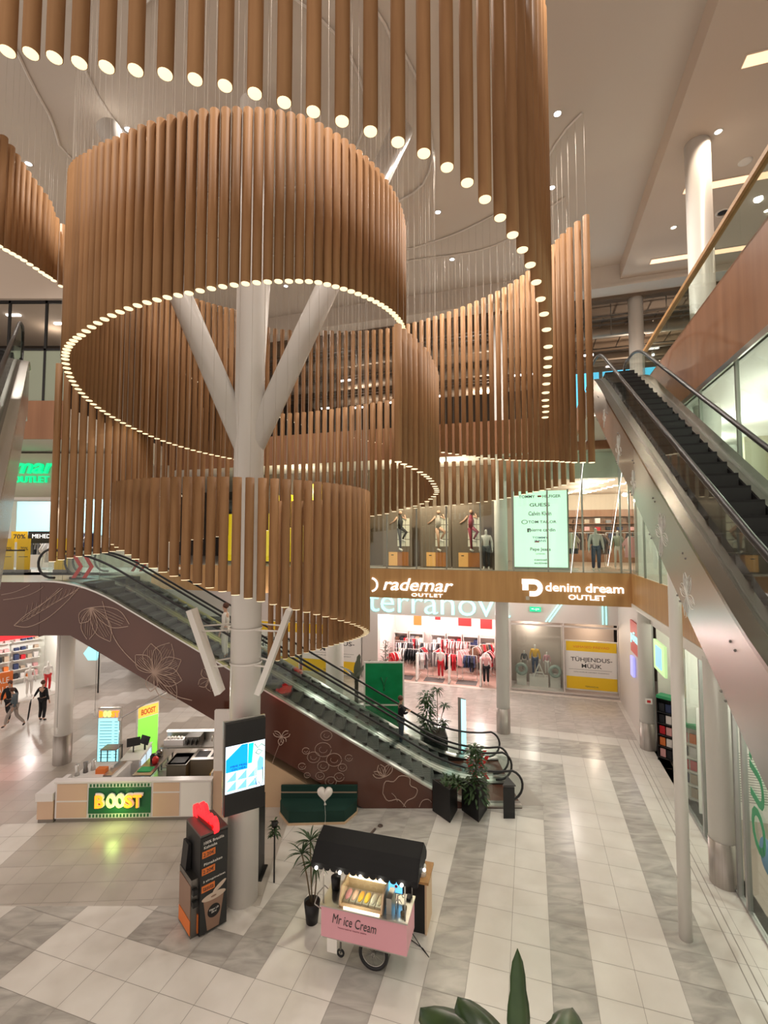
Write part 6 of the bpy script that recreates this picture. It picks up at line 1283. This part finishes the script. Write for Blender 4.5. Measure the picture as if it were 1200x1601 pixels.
for wy in (.12, .54):
    q = wh_.build('wheel', m_rubber, t); q.location = (1.0, wy, .283)
    b = MB(); b.tube([(.22 * math.cos(a), 0, .22 * math.sin(a)) for a in [i * 2 * math.pi / 24 for i in range(24)]], .01, 5, closed=True); b.tube([(0, -.03, 0), (0, .03, 0)], .03, 10)
    for k in range(12): a = k * .5236; b.tube([(0, 0, 0), (.22 * math.cos(a), 0, .22 * math.sin(a))], .003, 3)
    b.build('spokes', m_steel, q)
MB().tube([(1.0, .05, .283), (1.0, .6, .283)], .016, 8).build('axle', m_steel_d, t); b = MB(); b.bar((1.0, .2, .283), (1.0, .2, .46), .04, .04); b.bar((1.0, .46, .283), (1.0, .46, .46), .04, .04); b.build('axle_fork', m_steel_d, t)
q = MB().tube([(.06 * math.cos(i * .524), 0, .06 * math.sin(i * .524)) for i in range(12)], .02, 6, closed=True).build('caster_wheel', m_rubber, t); q.location = (.32, .2, .08); MB().bar((.32, .2, .08), (.32, .2, .46), .03, .03).build('caster_fork', m_steel_d, t)
MB().tube([(-.02, .08, .9), (-.16, .06, .98), (-.2, .3, 1.0), (-.16, .56, .98), (-.02, .54, .9)], .012, 6).build('push_handle', m_silver, t)
for x in (.03, 1.62):
    for y in (.04, .62): MB().tube([(x, y, 1.055), (x, y, 1.86 if y < .3 else 2.02)], .013, 8).build('awning_post', m_silver, t)
# awning canopy
b = MB(); xa, xb = -.17, 1.88
pr = [(-.10, 1.86), (.02, 1.98), (.17, 2.10), (.5, 2.20), (.72, 1.98), (.80, 1.86)]
for (y0, z0), (y1, z1) in zip(pr, pr[1:]): b.add([(xa, y0, z0), (xb, y0, z0), (xb, y1, z1), (xa, y1, z1), (xa, y0, z0 - .012), (xb, y0, z0 - .012), (xb, y1, z1 - .012), (xa, y1, z1 - .012)], [(0, 1, 2, 3), (7, 6, 5, 4), (0, 3, 7, 4), (1, 5, 6, 2)])
for x in (xa, xb - .01): b.ext([(x, y, z) for y, z in pr], (.01, 0, 0))
b.build('awning_canopy', mat('awning_black', (.008, .008, .009), .8), t)
b = MB(); n_ = 16
for k in range(n_):
    x0 = xa + (xb - xa) * k / n_; w_ = (xb - xa) / n_
    for y in (-.10, .80): b.ext([(x0, y, 1.865)] + [(x0 + w_ * .5 - w_ * .5 * math.cos(R_(a)), y, 1.81 - .06 * math.sin(R_(a))) for a in range(0, 181, 30)] + [(x0 + w_, y, 1.865)], (0, .008, 0))
n_ = 7
for k in range(n_):
    y0 = -.1 + .9 * k / n_; w_ = .9 / n_
    for x in (xa, xb - .008): b.ext([(x, y0, 1.865)] + [(x, y0 + w_ * .5 - w_ * .5 * math.cos(R_(a)), 1.81 - .06 * math.sin(R_(a))) for a in range(0, 181, 30)] + [(x, y0 + w_, 1.865)], (.008, 0, 0))
b.build('scalloped_valance', mat('awning_black', (.008, .008, .009), .8), t)
for x in (-.05, .42, .82, 1.2, 1.6): q = MB().ball((0, 0, 0), .03, 10).build('string_bulb', mat('bulb_glow', (1, 1, 1), .5, emit=(1, .93, .8), es=9, sample=False), t); q.location = (x, -.13, 1.79)
for x, y in ((-.2, .3), (1.92, .35)): q = MB().ball((0, 0, 0), .028, 10).build('string_bulb', MATS['bulb_glow'], t); q.location = (x, y, 1.8)
lamp('cart_lamp', 'POINT', Q(.72, .12, 1.42), 7, (1, .85, .62), .04)
t = thing('ice_cream_display_case', 'lit slanted glass display case with ice cream tubs on the pink cart', 'display case', Q(.34, .04, 1.056), CA)
m_lw = mat('pale_wood_trim', (.70, .50, .33), .5)
b = MB(); 
for x in (0, .82): b.ext([(x, 0, 0), (x, .5, 0), (x, .5, .3), (x, .12, .3), (x, 0, .1)], (.03, 0, 0))
b.box(0, .85, 0, .5, 0, .02); b.box(0, .85, .47, .5, .02, .3); b.build('case_frame', m_lw, t); MB().ext([(.03, .0, .1), (.82, .0, .1), (.82, .12, .3), (.03, .12, .3)], (0, .008, 0)).build('front_glass', m_glass, t); MB().box(.03, .82, .12, .47, .3, .308).build('top_glass', m_glass, t)
MB().box(.05, .8, .44, .46, .25, .28).build('light_strip', EM('case_light', (1, .85, .6), 3.0), t); MB().box(.1, .8, -.03, -.005, -.01, .02).build('lower_light_strip', MATS['case_light'], t)
for k, (nm, c_) in enumerate((('pink', (.75, .3, .35)), ('peach', (.8, .5, .4)), ('orange', (.85, .42, .03)), ('yellow', (.9, .55, .05)), ('white', (.8, .74, .66)), ('cream', (.75, .66, .5)))):
    q = MB().box(.05 + k * .128, .165 + k * .128, .08, .42, .02, .07).build('ice_cream_tub', m_steel, t); MB().ball((.107 + k * .128, .25, .07), .055, 10, sc=(1, 2.7, .5)).build('ice_cream', mat('ice_cream_' + nm, c_, .6), q)
t = thing('soft_serve_taps', 'pair of steel pumps with round lids on the right end of the cart', 'dispenser', Q(1.25, .1, 1.056), CA); MB().box(0, .1, 0, .3, 0, .28).build('housing', m_steel, t)
for y in (.06, .2): MB().tube([(.17, y, 0), (.17, y, .22), (.24, y, .26), (.28, y, .2)], .012, 6).build('pump', m_silver, t); MB().lathe([(.04, 0), (.045, .05), (1e-4, .05)], 12, (.3, y, 0)).build('sauce_pot', m_stem, t)
t = thing('card_reader_tablet', 'tablet with bright blue screen facing out from the cart', 'tablet', Q(1.12, .5, 1.056), CA); MB().box(0, .36, 0, .02, .1, .34).build('housing', m_black, t); MB().box(.02, .34, -.006, 0, .12, .32).build('screen', EM('tablet_blue', (.15, .55, .95), 1.2), t); MB().bar((.18, .02, 0), (.18, .02, .12), .05, .05).build('stand', m_black, t); MB().ball((.22, -.01, .24), .03, 8, sc=(1, .2, 1)).build('screen_picture', m_red, t)
t = thing('card_terminal', 'small black card terminal right of the blue tablet', 'card terminal', Q(1.53, .52, 1.056), CA); MB().box(0, .08, 0, .13, 0, .04).build('body', m_black, t)
for k, (x, m, lab) in enumerate(((.42, m_orange, 'framed orange ice cream picture under the awning, left'), (.92, m_red, 'red framed ice cream picture under the awning, right'))):
    t = thing('menu_picture', lab, 'picture', Q(x, .56, 1.056), CA); MB().box(0, .2, 0, .02, .0, .3).build('frame', m_kb, t); MB().box(.02, .18, -.006, 0, .06, .26).build('picture_face', m, t)
t = thing('white_dispenser_bottle', 'white squeeze bottle on the cart between the two pictures', 'bottle', Q(.75, .58, 1.056), CA); MB().lathe([(1e-4, 0), (.05, 0), (.05, .16), (.015, .2), (.015, .26), (1e-4, .26)], 12).build('body', m_print_w, t)
t = thing('waffle_cone_holder', 'dark cone holder at the left end of the cart', 'holder', Q(.12, .45, 1.056), CA); MB().lathe([(1e-4, 0), (.08, 0), (.1, .22), (1e-4, .22)], 12).build('body', m_black, t)
t = thing('stool_counter', 'counter with oak top, black front and pale wood end behind the cart', 'counter', (.0, 10.2, 0), CA)
MB().box(0, .86, 0, .55, 0, .98).build('counter_body', m_black, t); MB().box(.86, .90, -.02, .57, 0, .98).build('pale_wood_end', m_lw, t); MB().box(-.02, .94, -.04, .6, .98, 1.03).build('oak_top', m_wood, t)
CT2 = Matrix.Translation((.0, 10.2, 0)) @ Matrix.Rotation(CA, 4, 'Z')
t = thing('sanitizer_bottle', 'white pump bottle on the oak topped counter behind the cart', 'bottle', CT2 @ Vector((.78, .16, 1.031))); MB().lathe([(1e-4, 0), (.075, 0), (.075, .2), (.02, .25), (.02, .34), (1e-4, .34)], 14).build('body', m_print_w, t); MB().bar((0, 0, .33), (-.1, 0, .33), .03, .02).build('pump_head', m_print_w, t)
t = MB().tube([(1.65, .5, .5), (1.85, .45, .3), (1.95, .6, .05), (1.8, .8, .012), (1.5, .95, .012)], .008, 5).build('power_cable', m_black, None, CTm); tag(t, 'thin black power cable drooping from the right side of the cart', 'cable')

# ================================================================== FOREGROUND PLANT ON THE LEDGE
s = MB(); s.box(-6, 6, 1.2, 2.75, 4.45, 4.6); struct('ledge_front', s, m_white)
t = thing('banana_plant', 'large green banana plant leaves rising at the bottom edge of the photo', 'potted plant', (.72, 2.35, 4.6))
MB().lathe([(1e-4, 0), (.22, 0), (.27, .3), (1e-4, .3)], 20).build('pot', m_black, t)
def big_leaf(base, tip, w, bend, m, n=14, notch=0, flat=None):
    b = MB(); P0, P1 = Vector(base), Vector(tip); ax = (P1 - P0); sd = Vector(flat) if flat else Vector((1, 0, 0)); sd = (sd - ax.normalized() * sd.dot(ax.normalized())).normalized(); up = ax.normalized().cross(sd)
    if up.z < 0: up = -up
    vs = []; fs = []
    for i in range(n + 1):
        s_ = i / n; c_ = P0 + ax * s_ + up * bend * math.sin(math.pi * s_); ww = w * (math.sin(math.pi * min(1, s_ * .92 + .07)) ** .55) * (1 if s_ < .98 else .15)
        ww *= 1 - (notch * .12 if i % 3 == 1 else 0)
        vs += [c_ - sd * ww * .5 - up * ww * .12, c_ - sd * ww * .25 - up * ww * .02, c_ + up * .004, c_ + sd * ww * .25 - up * ww * .02, c_ + sd * ww * .5 - up * ww * .12]
    for i in range(n):
        for k in range(4): fs.append((i * 5 + k, i * 5 + k + 1, i * 5 + k + 6, i * 5 + k + 5))
    b.add(vs, fs, 0, True); o = b.build('leaf', m, t); md = o.modifiers.new('thick', 'SOLIDIFY'); md.thickness = .003
    return o
big_leaf((-.10, .0, .45), (-.07, .06, 1.40), .13, .03, m_leaf2, 16, 1, (1, .1, 0))
big_leaf((-.02, .02, .5), (-.50, .66, .56), .28, .165, m_leaf2, 14, 0, (.65, .6, .1)); big_leaf((0, .05, .5), (-.28, .62, .66), .25, .11, m_leaf2, 14, 0, (1, .3, 0))
big_leaf((.05, .02, .5), (.42, .66, .56), .22, .15, m_leaf2, 14, 1, (.8, -.5, 0)); big_leaf((.05, .0, .4), (.45, .1, .55), .2, .06, m_leaf2, 14, 1, (.2, .9, 0))
for p in ((-.05, 0, .55), (.03, 0, .6), (.06, .02, .5)): MB().tube([(0, 0, .25), p], .018, 6).build('stem', mat('green_stem', (.06, .12, .03), .5), t)
